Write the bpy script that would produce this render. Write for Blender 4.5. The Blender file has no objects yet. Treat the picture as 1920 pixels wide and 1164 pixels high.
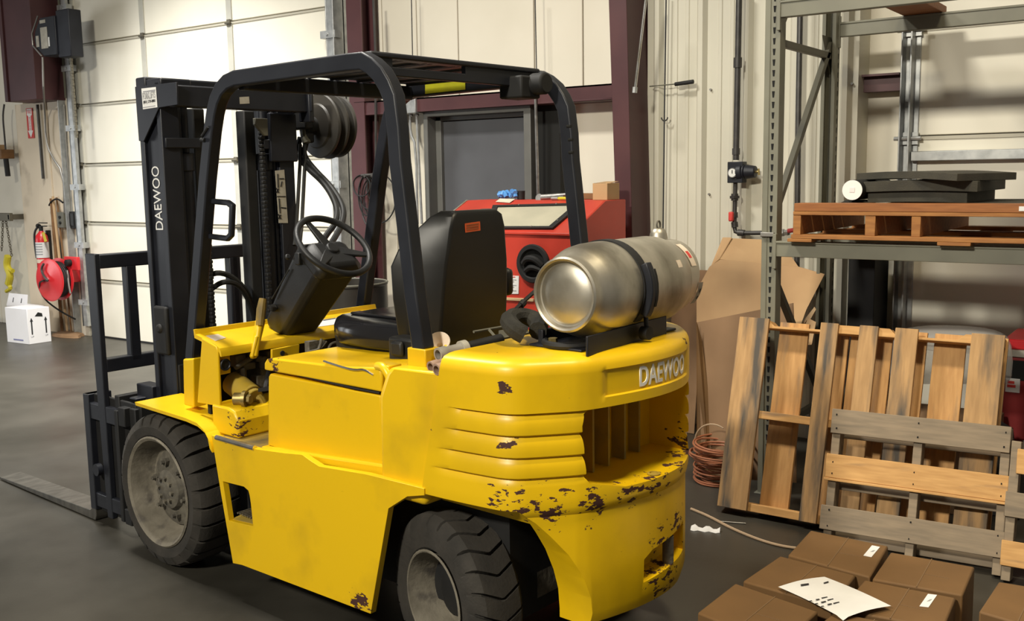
import bpy, bmesh, math, random
from mathutils import Vector, Matrix
from mathutils.geometry import tessellate_polygon
R = math.radians
random.seed(7)
sc = bpy.context.scene
col = sc.collection

# ------------------------------------------------------------------ camera, world, lights, exposure
F_PX, PITCH, ROLL, YB, YF = 1890.8, .1336, -.0160, .9555, .8572
CAM = Vector((9.315, -6.231, 1.66))
def _axes():
    cp, sp, cr, sr = math.cos(PITCH), math.sin(PITCH), math.cos(ROLL), math.sin(ROLL)
    r0 = [Vector((1, 0, 0)), Vector((0, -sp, -cp)), Vector((0, cp, -sp))]
    rows = [cr*r0[0] - sr*r0[1], sr*r0[0] + cr*r0[1], r0[2]]
    bu = Vector((math.sin(YB), -math.cos(YB), 0)); bn = Vector((math.cos(YB), math.sin(YB), 0))
    return [Vector((q.dot(bu), q.dot(bn), q.z)) for q in rows]
CX, CY, CZ = _axes()                                   # right, down, forward of the view in room axes
cam_data = bpy.data.cameras.new('camera'); cam = bpy.data.objects.new('camera', cam_data); col.objects.link(cam)
cam_data.sensor_width = 36.0; cam_data.lens = 36.0*F_PX/1920.0; cam_data.clip_start = .05
m = Matrix.Identity(4)
for i in range(3):
    m[i][0], m[i][1], m[i][2], m[i][3] = CX[i], -CY[i], -CZ[i], CAM[i]
cam.matrix_world = m
sc.camera = cam
sc.view_settings.view_transform = 'Standard'; sc.view_settings.look = 'None'
sc.view_settings.exposure = 0.0; sc.view_settings.gamma = 1.0; sc.view_settings.use_curve_mapping = False
sc.cycles.use_denoising = True
sc.cycles.max_bounces = 6
wd = bpy.data.worlds.new('world'); sc.world = wd; wd.use_nodes = True
wd.node_tree.nodes['Background'].inputs[0].default_value = (1.0, .96, .88, 1)
wd.node_tree.nodes['Background'].inputs[1].default_value = .125
def area(name, loc, aim, size, sy, power, color, spread=180):
    l = bpy.data.lights.new(name, 'AREA'); l.shape = 'RECTANGLE'; l.size = size; l.size_y = sy
    l.energy = power; l.color = color; l.spread = R(spread)
    o = bpy.data.objects.new(name, l); col.objects.link(o); o.location = loc
    o.rotation_euler = (Vector(aim) - Vector(loc)).to_track_quat('-Z', 'Y').to_euler()
    return o
area('ceiling_lamp', (1.5, -2.2, 5.4), (1.5, -1.6, 0), .9, .5, 195, (1, .98, .93), 88)
area('ceiling_lamp', (4.9, -3.6, 5.4), (4.9, -2.6, 0), .9, .5, 165, (1, .96, .88), 130)
area('ceiling_lamp', (8.9, -3.6, 5.4), (8.9, -3.0, 0), .7, .4, 62, (1, .86, .60), 110)
area('ceiling_lamp', (7.3, -10.4, 5.2), (7.2, -2.5, .8), .9, .5, 420, (1, .94, .80), 150)
area('door_fill_light', (-5.6, -6.0, 1.5), (1.0, -1.0, .8), 2.2, 2.4, 62, (.95, .98, 1.0), 120)  # added fill with no visible source, brightens the lower big door

# ------------------------------------------------------------------ measured points
def _ray(px, py):
    return CX*((px-960)/F_PX) + CY*((py-582)/F_PX) + CZ
def W(px, py, v):                                      # point on the plane v metres in front of the back wall
    d = _ray(px, py); t = (-v - CAM.y)/d.y; return CAM + d*t
def G(px, py, z=0.0):                                  # point at height z
    d = _ray(px, py); t = (z - CAM.z)/d.z; return CAM + d*t
FO = Vector((7.355, -3.299, 0)); FA = math.pi + YF - YB
FXa = Vector((math.cos(FA), math.sin(FA), 0)); FYa = Vector((-math.sin(FA), math.cos(FA), 0))
def _fl(P):
    d = P - FO; return Vector((d.dot(FXa), d.dot(FYa), d.z))
def FKY(px, py, y):                                    # the same in the truck's own axes (x forward, y left, z up)
    d = _ray(px, py); t = (FO + FYa*y - CAM).dot(FYa)/d.dot(FYa); return _fl(CAM + d*t)
def FKX(px, py, x):
    d = _ray(px, py); t = (FO + FXa*x - CAM).dot(FXa)/d.dot(FXa); return _fl(CAM + d*t)
def FKZ(px, py, z): return _fl(G(px, py, z))

# ------------------------------------------------------------------ materials
def _n(nt, kind, **kw):
    n = nt.nodes.new(kind)
    for k, v in kw.items():
        if hasattr(n, k): setattr(n, k, v)
        else: n.inputs[k].default_value = v
    return n
def c4(c): return (c[0], c[1], c[2], 1)
def mat(name, c1, c2=None, rough=.5, metal=0.0, scale=6.0, lo=.35, hi=.65, detail=5, stretch=(1, 1, 1), bump=0.0, bscale=60,
        rvar=0.0, rnd=False, spec=.5, alpha=None, c3=None, s3=2.0, lo3=.5, hi3=.7, emit=None, trans=0):
    m = bpy.data.materials.new(name); m.use_nodes = True; nt = m.node_tree; L = nt.links
    b = nt.nodes['Principled BSDF']
    b.inputs['Roughness'].default_value = rough; b.inputs['Metallic'].default_value = metal
    b.inputs['Specular IOR Level'].default_value = spec
    b.inputs['Base Color'].default_value = c4(c1)
    if trans: b.inputs['Transmission Weight'].default_value = trans
    if alpha is not None: b.inputs['Alpha'].default_value = alpha
    if emit: b.inputs['Emission Color'].default_value = c4(c1); b.inputs['Emission Strength'].default_value = emit
    tc = _n(nt, 'ShaderNodeTexCoord'); mp = _n(nt, 'ShaderNodeMapping'); mp.inputs['Scale'].default_value = stretch
    L.new(tc.outputs['Object'], mp.inputs['Vector'])
    if rnd:
        oi = _n(nt, 'ShaderNodeObjectInfo'); cmb = _n(nt, 'ShaderNodeVectorMath', operation='SCALE')
        cmb.inputs[0].default_value = (17, 31, 11); L.new(oi.outputs['Random'], cmb.inputs['Scale'])
        L.new(cmb.outputs[0], mp.inputs['Location'])
    if c2 is not None:
        nz = _n(nt, 'ShaderNodeTexNoise', Scale=scale, Detail=detail); L.new(mp.outputs[0], nz.inputs['Vector'])
        rp = _n(nt, 'ShaderNodeValToRGB'); rp.color_ramp.elements[0].position = lo; rp.color_ramp.elements[1].position = hi
        rp.color_ramp.elements[0].color = c4(c1); rp.color_ramp.elements[1].color = c4(c2)
        L.new(nz.outputs[0], rp.inputs[0]); out = rp.outputs[0]
        if c3 is not None:
            n3 = _n(nt, 'ShaderNodeTexNoise', Scale=s3, Detail=6); L.new(mp.outputs[0], n3.inputs['Vector'])
            mr = _n(nt, 'ShaderNodeMapRange'); mr.inputs['From Min'].default_value = lo3; mr.inputs['From Max'].default_value = hi3
            L.new(n3.outputs[0], mr.inputs['Value'])
            mx = _n(nt, 'ShaderNodeMixRGB'); L.new(mr.outputs[0], mx.inputs[0]); L.new(out, mx.inputs[1]); mx.inputs[2].default_value = c4(c3); out = mx.outputs[0]
        L.new(out, b.inputs['Base Color'])
        if rvar:
            mr = _n(nt, 'ShaderNodeMapRange'); mr.inputs['To Min'].default_value = rough-rvar; mr.inputs['To Max'].default_value = rough+rvar
            L.new(nz.outputs[0], mr.inputs['Value']); L.new(mr.outputs[0], b.inputs['Roughness'])
    if bump:
        nb = _n(nt, 'ShaderNodeTexNoise', Scale=bscale, Detail=4); L.new(mp.outputs[0], nb.inputs['Vector'])
        bp = _n(nt, 'ShaderNodeBump'); bp.inputs['Strength'].default_value = bump; bp.inputs['Distance'].default_value = .01
        L.new(nb.outputs[0], bp.inputs['Height']); L.new(bp.outputs[0], b.inputs['Normal'])
    return m

def chipped(name, base, worn, dirt, zones, rough=.38):
    """enamel with grime and paint chips that gather in the knocked places given as zones ((x,y,z), radius)"""
    m = bpy.data.materials.new(name); m.use_nodes = True; nt = m.node_tree; L = nt.links
    b = nt.nodes['Principled BSDF']; b.inputs['Specular IOR Level'].default_value = .45
    tc = _n(nt, 'ShaderNodeTexCoord')
    n1 = _n(nt, 'ShaderNodeTexNoise', Scale=3.2, Detail=6); L.new(tc.outputs['Object'], n1.inputs['Vector'])
    r1 = _n(nt, 'ShaderNodeMapRange'); r1.inputs['From Min'].default_value = .47; r1.inputs['From Max'].default_value = .80; r1.inputs['To Max'].default_value = .75
    L.new(n1.outputs[0], r1.inputs['Value'])
    mx = _n(nt, 'ShaderNodeMixRGB'); mx.inputs[1].default_value = c4(base); mx.inputs[2].default_value = c4(dirt); L.new(r1.outputs[0], mx.inputs[0])
    zone = None
    for (p, r) in zones:
        d = _n(nt, 'ShaderNodeVectorMath', operation='DISTANCE'); d.inputs[1].default_value = p; L.new(tc.outputs['Object'], d.inputs[0])
        mr = _n(nt, 'ShaderNodeMapRange'); mr.inputs['From Min'].default_value = r; mr.inputs['From Max'].default_value = r*.25
        L.new(d.outputs['Value'], mr.inputs['Value'])
        if zone is None: zone = mr.outputs[0]
        else:
            a = _n(nt, 'ShaderNodeMath', operation='MAXIMUM'); L.new(zone, a.inputs[0]); L.new(mr.outputs[0], a.inputs[1]); zone = a.outputs[0]
    mp = _n(nt, 'ShaderNodeMapping'); mp.inputs['Scale'].default_value = (1, 1, 2.2); L.new(tc.outputs['Object'], mp.inputs['Vector'])
    n2 = _n(nt, 'ShaderNodeTexNoise', Scale=24, Detail=6); n2.inputs['Roughness'].default_value = .6; L.new(mp.outputs[0], n2.inputs['Vector'])
    th = _n(nt, 'ShaderNodeMath', operation='MULTIPLY'); th.inputs[1].default_value = .235
    if zone is not None: L.new(zone, th.inputs[0])
    else: th.inputs[0].default_value = 0
    ad = _n(nt, 'ShaderNodeMath', operation='ADD'); L.new(n2.outputs[0], ad.inputs[0]); L.new(th.outputs[0], ad.inputs[1])
    st = _n(nt, 'ShaderNodeMapRange'); st.inputs['From Min'].default_value = .735; st.inputs['From Max'].default_value = .75; L.new(ad.outputs[0], st.inputs['Value'])
    m2 = _n(nt, 'ShaderNodeMixRGB'); L.new(st.outputs[0], m2.inputs[0]); L.new(mx.outputs[0], m2.inputs[1]); m2.inputs[2].default_value = c4(worn)
    L.new(m2.outputs[0], b.inputs['Base Color'])
    rr = _n(nt, 'ShaderNodeMapRange'); rr.inputs['To Min'].default_value = rough; rr.inputs['To Max'].default_value = .75; L.new(st.outputs[0], rr.inputs['Value'])
    L.new(rr.outputs[0], b.inputs['Roughness'])
    bp = _n(nt, 'ShaderNodeBump'); bp.inputs['Strength'].default_value = .12; bp.inputs['Distance'].default_value = .006
    n4 = _n(nt, 'ShaderNodeTexNoise', Scale=9, Detail=3); L.new(tc.outputs['Object'], n4.inputs['Vector'])
    L.new(n4.outputs[0], bp.inputs['Height']); L.new(bp.outputs[0], b.inputs['Normal'])
    return m

YEL = (.80, .50, .004); DIRT = (.26, .17, .03); CHIP = (.060, .020, .014)
M = {}
M['yellow'] = chipped('yellow_enamel', YEL, CHIP, (.40, .25, .012), [((1.1, .5, .70), .14), ((.86, .5, .98), .07), ((.35, .56, .20), .09)])
M['yellow_cw'] = chipped('yellow_counterweight', YEL, CHIP, (.50, .31, .008),
    [((-.31, .52, .665), .14), ((-.39, .43, .655), .12), ((-.46, .31, .66), .10), ((-.50, .17, .675), .11), ((-.515, .03, .685), .11), ((-.50, -.12, .69), .10),
     ((-.52, .02, .48), .10), ((-.50, -.12, .46), .13), ((-.51, -.02, .33), .15), ((-.44, -.28, .72), .16), ((-.31, .52, .86), .06), ((-.47, -.2, 1.09), .05), ((-.30, .53, 1.04), .06)])
M['yellow_dirty'] = mat('grimy_yellow', (.40, .25, .02), (.10, .075, .03), rough=.6, scale=7, lo=.35, hi=.7, c3=(.05, .04, .025), s3=4, lo3=.5, hi3=.75)
M['yellow_in'] = mat('dusty_yellow', (.42, .28, .02), (.22, .17, .06), rough=.7, scale=9, lo=.35, hi=.75)
M['black'] = mat('black_enamel', (.0095, .0105, .0150), (.0145, .0160, .0220), rough=.46, scale=7, spec=.38, rvar=.08)
M['black_dull'] = mat('dull_black', (.005, .005, .0055), (.010, .0095, .009), rough=.7, scale=8)
M['plastic'] = mat('black_plastic', (.006, .006, .0065), (.010, .010, .010), rough=.5, scale=10, bump=.1, bscale=300)
M['vinyl'] = mat('black_vinyl', (.005, .005, .005), (.008, .008, .008), rough=.45, scale=6)
M['vinyl_gloss'] = mat('glossy_vinyl', (.012, .012, .014), rough=.16)
M['rubber'] = mat('dusty_rubber', (.020, .0175, .014), (.042, .036, .029), rough=.85, scale=11, lo=.3, hi=.75, bump=.15, bscale=90)
M['hose'] = mat('hose_rubber', (.006, .006, .006), (.011, .011, .010), rough=.5, scale=8)
M['rim'] = mat('muddy_steel', (.115, .10, .074), (.22, .195, .15), rough=.75, scale=9, lo=.3, hi=.7, c3=(.07, .06, .05), s3=14, lo3=.52, hi3=.7, bump=.3, bscale=40)
M['hub'] = mat('greasy_hub', (.07, .062, .05), (.145, .13, .10), rough=.75, scale=22, lo=.3, hi=.7, bump=.5, bscale=35)
M['alu'] = mat('tarnished_aluminium', (.58, .54, .46), (.20, .18, .135), rough=.43, metal=.85, scale=2.6, lo=.42, hi=.64, detail=8, rvar=.10, stretch=(1, 1.6, 1), c3=(.17, .15, .12), s3=4.5, lo3=.55, hi3=.72)
M['steel'] = mat('bare_steel', (.45, .44, .42), (.28, .27, .26), rough=.38, metal=.9, scale=20)
M['wornsteel'] = mat('fork_steel', (.060, .056, .047), (.115, .108, .092), rough=.42, metal=.3, scale=9, stretch=(3, 1, 1))
M['chrome'] = mat('scuffed_edge', (.75, .74, .72), (.5, .45, .35), rough=.22, metal=.95, scale=12)
M['brass'] = mat('brass', (.40, .30, .10), (.25, .19, .08), rough=.45, metal=.7, scale=18)
M['bolt'] = mat('zinc_bolt', (.32, .31, .29), rough=.45, metal=.8)
M['floor'] = mat('stained_concrete', (.027, .0248, .0195), (.060, .055, .044), rough=.38, scale=1.5, lo=.32, hi=.70, detail=9, c3=(.015, .0135, .011), s3=.7, lo3=.52, hi3=.74, rvar=.14, bump=.05, bscale=25)
M['wall'] = mat('cream_liner', (.80, .75, .63), (.70, .65, .53), rough=.6, scale=1.2, lo=.3, hi=.75)
M['pier'] = mat('tan_liner', (.78, .67, .51), (.68, .58, .44), rough=.65, scale=2.2, lo=.35, hi=.7, c3=(.34, .28, .2), s3=2.6, lo3=.6, hi3=.85)
M['corr'] = mat('ribbed_steel', (.64, .61, .50), (.58, .55, .45), rough=.42, scale=1.5)
M['door'] = mat('white_door', (.86, .82, .70), (.80, .76, .64), rough=.5, scale=1.3)
M['doorjoint'] = mat('door_joint', (.50, .47, .38), rough=.5)
M['stile'] = mat('door_stile', (.52, .51, .44), (.46, .45, .40), rough=.45, scale=8)
M['galv'] = mat('galvanised_steel', (.50, .51, .50), (.33, .34, .34), rough=.42, metal=.55, scale=16, lo=.35, hi=.7)
M['maroon'] = mat('maroon_primer', (.085, .030, .032), (.065, .022, .025), rough=.5, scale=3)
M['greydoor'] = mat('grey_door_paint', (.105, .108, .118), (.09, .092, .10), rough=.45, scale=3)
M['greyframe'] = mat('grey_frame_paint', (.15, .148, .135), (.12, .12, .11), rough=.45, scale=4)
M['red'] = mat('red_powdercoat', (.56, .050, .028), (.48, .042, .024), rough=.42, scale=3)
M['redbright'] = mat('red_gloss', (.66, .022, .03), (.55, .02, .025), rough=.32, scale=4)
M['darkred'] = mat('dark_red', (.28, .02, .02), rough=.5)
M['dirtyglass'] = mat('dusty_glass', (.46, .43, .32), (.38, .36, .27), rough=.35, scale=4)
M['card'] = mat('cardboard', (.50, .32, .16), (.43, .265, .13), rough=.8, scale=3, lo=.35, hi=.65)
M['cardbox'] = mat('box_cardboard', (.165, .084, .026), (.13, .066, .020), rough=.75, scale=5, lo=.3, hi=.7, rnd=True)
M['carddark'] = mat('dark_cardboard', (.24, .14, .07), (.20, .115, .055), rough=.8, scale=3)
M['cardedge'] = mat('torn_cardboard', (.55, .38, .21), rough=.85)
M['tape'] = mat('box_seam', (.17, .10, .045), rough=.7)
GR = (1, 1, .10)
M['wood'] = mat('pallet_pine', (.57, .32, .12), (.43, .225, .078), rough=.75, scale=14, stretch=(4, 4, .5), lo=.3, hi=.7, c3=(.16, .12, .085), s3=5, lo3=.56, hi3=.78, rnd=True, bump=.15, bscale=60)
M['woodh'] = mat('fresh_pine', (.64, .365, .135), (.48, .255, .085), rough=.75, scale=14, stretch=(.5, 4, 4), lo=.3, hi=.7, c3=(.24, .15, .08), s3=6, lo3=.6, hi3=.78, rnd=True)
M['woodold'] = mat('weathered_board', (.30, .23, .155), (.21, .165, .115), rough=.8, scale=14, stretch=(.5, 4, 4), lo=.3, hi=.7, c3=(.10, .085, .07), s3=3, lo3=.55, hi3=.75, rnd=True)
M['woodstain'] = mat('stained_board', (.50, .30, .13), (.37, .215, .09), rough=.78, scale=14, stretch=(4, 4, .5), lo=.3, hi=.7, c3=(.085, .072, .058), s3=4.5, lo3=.45, hi3=.66, rnd=True)
M['woodred'] = mat('cedar_board', (.34, .125, .032), (.24, .082, .02), rough=.65, scale=16, stretch=(.5, 4, 4), lo=.3, hi=.7, c3=(.17, .06, .02), s3=7, lo3=.58, hi3=.72, rnd=True)
M['woodmid'] = mat('shelf_pallet_wood', (.40, .175, .045), (.27, .105, .026), rough=.7, scale=16, stretch=(.5, 4, 4), lo=.3, hi=.7, rnd=True)
M['rack'] = mat('rack_grey_green', (.205, .20, .15), (.17, .165, .125), rough=.5, scale=5)
M['rackdark'] = mat('rack_brace', (.125, .12, .09), rough=.55)
M['hole'] = mat('slot_black', (.004, .004, .004), rough=.9)
M['foam'] = mat('charcoal_foam', (.055, .050, .036), (.04, .037, .028), rough=.85, scale=12, bump=.2, bscale=150)
M['white'] = mat('white_paint', (.84, .83, .80), rough=.5)
M['paper'] = mat('paper_white', (.78, .77, .76), (.72, .71, .70), rough=.7, scale=8)
M['ink'] = mat('black_ink', (.02, .02, .022), rough=.6)
M['greyink'] = mat('grey_ink', (.32, .32, .33), rough=.6)
M['inkblue'] = mat('blue_grey_ink', (.22, .23, .40), rough=.6)
M['inkred'] = mat('red_ink', (.62, .05, .04), rough=.6)
M['whitebox'] = mat('white_carton', (.82, .81, .83), (.78, .77, .78), rough=.6, scale=4)
M['yelplast'] = mat('yellow_plastic', (.70, .60, .03), (.58, .48, .03), rough=.5, scale=6)
M['yellowlabel'] = mat('fluorescent_label', (.74, .72, .02), (.66, .63, .03), rough=.5, scale=20)
M['orangelabel'] = mat('orange_label', (.72, .12, .03), rough=.5)
M['creamlabel'] = mat('cream_label', (.72, .62, .50), (.66, .52, .40), rough=.6, scale=30)
M['greylabel'] = mat('aged_plate', (.46, .43, .36), (.36, .33, .27), rough=.5, scale=25)
M['blue'] = mat('blue_nitrile', (.10, .33, .72), (.07, .25, .6), rough=.5, scale=20)
M['pvc'] = mat('grey_pvc', (.34, .32, .28), (.28, .25, .22), rough=.5, scale=15)
M['pvcred'] = mat('clay_pvc', (.36, .24, .18), (.30, .19, .14), rough=.55, scale=15)
M['cloth'] = mat('black_cloth', (.017, .016, .013), (.03, .028, .022), rough=.95, scale=25, bump=.4, bscale=200)
M['pipe'] = mat('black_iron', (.045, .042, .040), (.07, .065, .06), rough=.45, metal=.3, scale=15)
M['wood_dark'] = mat('brown_wood', (.24, .12, .045), (.16, .08, .03), rough=.7, scale=10)
M['cable'] = mat('orange_cable', (.40, .15, .07), (.34, .12, .055), rough=.55, scale=4)
M['rope'] = mat('tan_cord', (.42, .30, .19), rough=.7)
M['bag'] = mat('clear_plastic', (.55, .53, .50), rough=.3, alpha=.38)
M['drum'] = mat('dark_drum', (.018, .016, .013), (.032, .027, .020), rough=.5, scale=5)
M['chain'] = mat('chain_steel', (.16, .145, .11), rough=.5, metal=.5)
M['dark'] = mat('dark_recess', (.008, .008, .007), rough=.9)
M['glassgauge'] = mat('gauge_face', (.80, .80, .76), rough=.25)
M['orange'] = mat('orange_plastic', (.70, .20, .02), rough=.5)

# ------------------------------------------------------------------ mesh building
class MB:
    def __init__(s): s.v = []; s.f = []
    def add(s, vs, fs):
        o = len(s.v); s.v += [Vector(v) for v in vs]; s.f += [tuple(i+o for i in f) for f in fs]; return s
    def box(s, lo, hi, T=None):
        x0, y0, z0 = lo; x1, y1, z1 = hi
        x0, x1 = min(x0, x1), max(x0, x1); y0, y1 = min(y0, y1), max(y0, y1); z0, z1 = min(z0, z1), max(z0, z1)
        vs = [Vector(p) for p in ((x0,y0,z0),(x1,y0,z0),(x1,y1,z0),(x0,y1,z0),(x0,y0,z1),(x1,y0,z1),(x1,y1,z1),(x0,y1,z1))]
        if T is not None: vs = [T @ v for v in vs]
        return s.add(vs, [(0,3,2,1),(4,5,6,7),(0,1,5,4),(1,2,6,5),(2,3,7,6),(3,0,4,7)])
    def cbox(s, c, size, T=None):
        c = Vector(c); h = Vector(size)/2
        return s.box(c-h, c+h, T)
    def prism(s, loops, fn, d0, d1):
        """loops of 2D points (first the outline, then holes); fn(a,b,d)->3D"""
        flat = [p for l in loops for p in l]
        tris = tessellate_polygon([[Vector((p[0], p[1], 0)) for p in l] for l in loops])
        n = len(flat); vs = [fn(a, b, d0) for a, b in flat] + [fn(a, b, d1) for a, b in flat]
        fs = [tuple(t) for t in tris] + [tuple(n+i for i in reversed(t)) for t in tris]
        k = 0
        for l in loops:
            for i in range(len(l)):
                a, b = k+i, k+(i+1) % len(l); fs.append((a, b, n+b, n+a))
            k += len(l)
        return s.add(vs, fs)
    def tube(s, pts, r, n=10, closed=False, caps=True):
        pts = [Vector(p) for p in pts]; N = len(pts); rr = r if isinstance(r, (list, tuple)) else [r]*N
        rings = []; up = None
        for i in range(N):
            a = pts[i-1] if (i > 0 or closed) else pts[i]; b = pts[(i+1) % N] if (i < N-1 or closed) else pts[i]
            t = (b-a).normalized()
            if up is None: up = t.orthogonal().normalized()
            up = (up - t*up.dot(t)); up = up.normalized() if up.length > 1e-6 else t.orthogonal().normalized()
            w = t.cross(up)
            rings.append([pts[i] + (up*math.cos(2*math.pi*k/n) + w*math.sin(2*math.pi*k/n))*rr[i] for k in range(n)])
        vs = [v for g in rings for v in g]; fs = []
        for i in range(N if closed else N-1):
            j = (i+1) % N
            for k in range(n): fs.append((i*n+k, i*n+(k+1) % n, j*n+(k+1) % n, j*n+k))
        if caps and not closed: fs += [tuple(range(n))[::-1], tuple((N-1)*n+k for k in range(n))]
        return s.add(vs, fs)
    def ribbon(s, path, w, t, nrm, side=0, closed=False):
        """rectangular bar along an in-plane path; w in the plane, t along nrm; side -1/0/1 shifts the section"""
        nrm = Vector(nrm).normalized(); P = [Vector(p) for p in path]; N = len(P); vs = []
        for i in range(N):
            a = P[i-1] if (i > 0 or closed) else None; b = P[(i+1) % N] if (i < N-1 or closed) else None
            if a is None: d = (b-P[i]).normalized(); k = 1
            elif b is None: d = (P[i]-a).normalized(); k = 1
            else:
                d1 = (P[i]-a).normalized(); d2 = (b-P[i]).normalized(); d = (d1+d2).normalized(); k = 1/max(.4, d.dot(d1))
            q = nrm.cross(d).normalized()*k
            c0 = (side-1)*w/2; c1 = (side+1)*w/2
            for (u, h) in ((c0, -t/2), (c1, -t/2), (c1, t/2), (c0, t/2)): vs.append(P[i] + q*u + nrm*h)
        fs = []
        for i in range(N if closed else N-1):
            j = (i+1) % N
            for k in range(4): fs.append((i*4+k, i*4+(k+1) % 4, j*4+(k+1) % 4, j*4+k))
        if not closed: fs += [(0, 1, 2, 3), tuple((N-1)*4+k for k in (3, 2, 1, 0))]
        return s.add(vs, fs)
    def lathe(s, prof, T=None, n=32, a0=0.0, caps=True):
        """prof: (radius, height) pairs; axis = local z through T"""
        vs = []; N = len(prof)
        for r, h in prof:
            for k in range(n):
                a = a0 + 2*math.pi*k/n; vs.append(Vector((r*math.cos(a), r*math.sin(a), h)))
        if T is not None: vs = [T @ v for v in vs]
        fs = []
        for i in range(N-1):
            for k in range(n): fs.append((i*n+k, i*n+(k+1) % n, (i+1)*n+(k+1) % n, (i+1)*n+k))
        if not caps: return s.add(vs, fs)
        if prof[0][0] > 1e-6: fs.append(tuple(range(n))[::-1])
        if prof[-1][0] > 1e-6: fs.append(tuple((N-1)*n+k for k in range(n)))
        return s.add(vs, fs)
    def cyl(s, a, b, r, n=16, r2=None):
        return s.tube([a, b], [r, r if r2 is None else r2], n)
    def quad(s, a, b, c, d): return s.add([a, b, c, d], [(0, 1, 2, 3)])
    def slab(s, quad4, th):
        """a thin plate from four corners, thickness th behind the face"""
        q = [Vector(p) for p in quad4]; nrm = (q[1]-q[0]).cross(q[3]-q[0]).normalized()
        vs = q + [p - nrm*th for p in q]
        return s.add(vs, [(0,1,2,3),(7,6,5,4),(0,4,5,1),(1,5,6,2),(2,6,7,3),(3,7,4,0)])
    def loft(s, rings, closed=True, caps=True):
        n = len(rings[0]); vs = [v for g in rings for v in g]; fs = []
        for i in range(len(rings)-1):
            for k in range(n if closed else n-1): fs.append((i*n+k, i*n+(k+1) % n, (i+1)*n+(k+1) % n, (i+1)*n+k))
        if caps: fs += [tuple(range(n))[::-1], tuple((len(rings)-1)*n+k for k in range(n))]
        return s.add(vs, fs)
    def build(s, name, m, parent=None, bevel=0, seg=2, smooth=35, sub=0):
        me = bpy.data.meshes.new(name); me.from_pydata([tuple(v) for v in s.v], [], s.f); me.validate()
        bm = bmesh.new(); bm.from_mesh(me); bmesh.ops.remove_doubles(bm, verts=bm.verts, dist=1e-5)
        bmesh.ops.recalc_face_normals(bm, faces=bm.faces)
        if smooth:
            for f in bm.faces: f.smooth = True
            for e in bm.edges:
                e.smooth = not (len(e.link_faces) != 2 or e.calc_face_angle(0) > R(smooth))
        bm.to_mesh(me); bm.free()
        me.materials.append(M[m] if isinstance(m, str) else m)
        o = bpy.data.objects.new(name, me); col.objects.link(o)
        if parent is not None: o.parent = parent
        if bevel:
            b = o.modifiers.new('bevel', 'BEVEL'); b.width = bevel; b.segments = seg; b.limit_method = 'ANGLE'; b.angle_limit = R(40)
            b.harden_normals = False
        if sub:
            q = o.modifiers.new('sub', 'SUBSURF'); q.levels = sub; q.render_levels = sub
        return o
XZ = lambda y0=0: (lambda a, b, d: Vector((a, d, b)))      # (x,z) outlines extruded along y
fXZ = lambda a, b, d: Vector((a, d, b))
fYZ = lambda a, b, d: Vector((d, a, b))
fXY = lambda a, b, d: Vector((a, b, d))
def tag(o, label=None, cat=None, group=None, kind=None):
    if label: o['label'] = label
    if cat: o['category'] = cat
    if group: o['group'] = group
    if kind: o['kind'] = kind
    return o
def thing(name, label, cat, loc=(0, 0, 0), rz=0.0, group=None, rot=None):
    o = bpy.data.objects.new(name, None); col.objects.link(o); o.location = loc
    o.rotation_euler = rot if rot else (0, 0, rz); o.empty_display_size = .1
    return tag(o, label, cat, group)
def struct(o): o['kind'] = 'structure'; return o
def copy_tree(o, parent=None):
    c = o.copy(); col.objects.link(c)
    if parent is not None: c.parent = parent
    for ch in list(o.children): copy_tree(ch, c)
    return c
def arc(c, r, a0, a1, n, u, v):
    c, u, v = Vector(c), Vector(u), Vector(v)
    return [c + (u*math.cos(R(a0+(a1-a0)*i/n)) + v*math.sin(R(a0+(a1-a0)*i/n)))*r for i in range(n+1)]
def smoothpath(pts, it=2):
    P = [Vector(p) for p in pts]
    for _ in range(it):
        Q = [P[0]]
        for a, b in zip(P, P[1:]): Q += [a*.75+b*.25, a*.25+b*.75]
        Q.append(P[-1]); P = Q
    return P
def frame(o, x, y):
    """matrix with origin o, local x and y axes given (z = x cross y)"""
    x = Vector(x).normalized(); y = (Vector(y) - x*Vector(y).dot(x)).normalized(); z = x.cross(y)
    mm = Matrix.Identity(4)
    for i in range(3): mm[i][0], mm[i][1], mm[i][2], mm[i][3] = x[i], y[i], z[i], o[i]
    return mm
def text_mesh(body, width, height, T, name, m, parent, fn=None, thin=.0006, fat=0.0):
    """lettering as a thin mesh fitted to width x height (lower-left at T's origin); fn may bend the points"""
    cu = bpy.data.curves.new(name, 'FONT'); cu.body = body; cu.extrude = .01; cu.offset = fat; cu.resolution_u = 3
    to = bpy.data.objects.new(name, cu); me = bpy.data.meshes.new_from_object(to)
    bpy.data.objects.remove(to)
    xs = [v.co.x for v in me.vertices]; ys = [v.co.y for v in me.vertices]
    x0, x1, y0, y1 = min(xs), max(xs), min(ys), max(ys)
    for v in me.vertices:
        p = Vector(((v.co.x-x0)/(x1-x0)*width, (v.co.y-y0)/(y1-y0)*height, thin*(1 if v.co.z > 0 else -1)))
        v.co = fn(p) if fn else T @ p
    me.materials.clear(); me.materials.append(M[m])
    for p in me.polygons: p.material_index = 0
    o = bpy.data.objects.new(name, me); col.objects.link(o)
    if parent is not None: o.parent = parent
    return o
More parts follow.
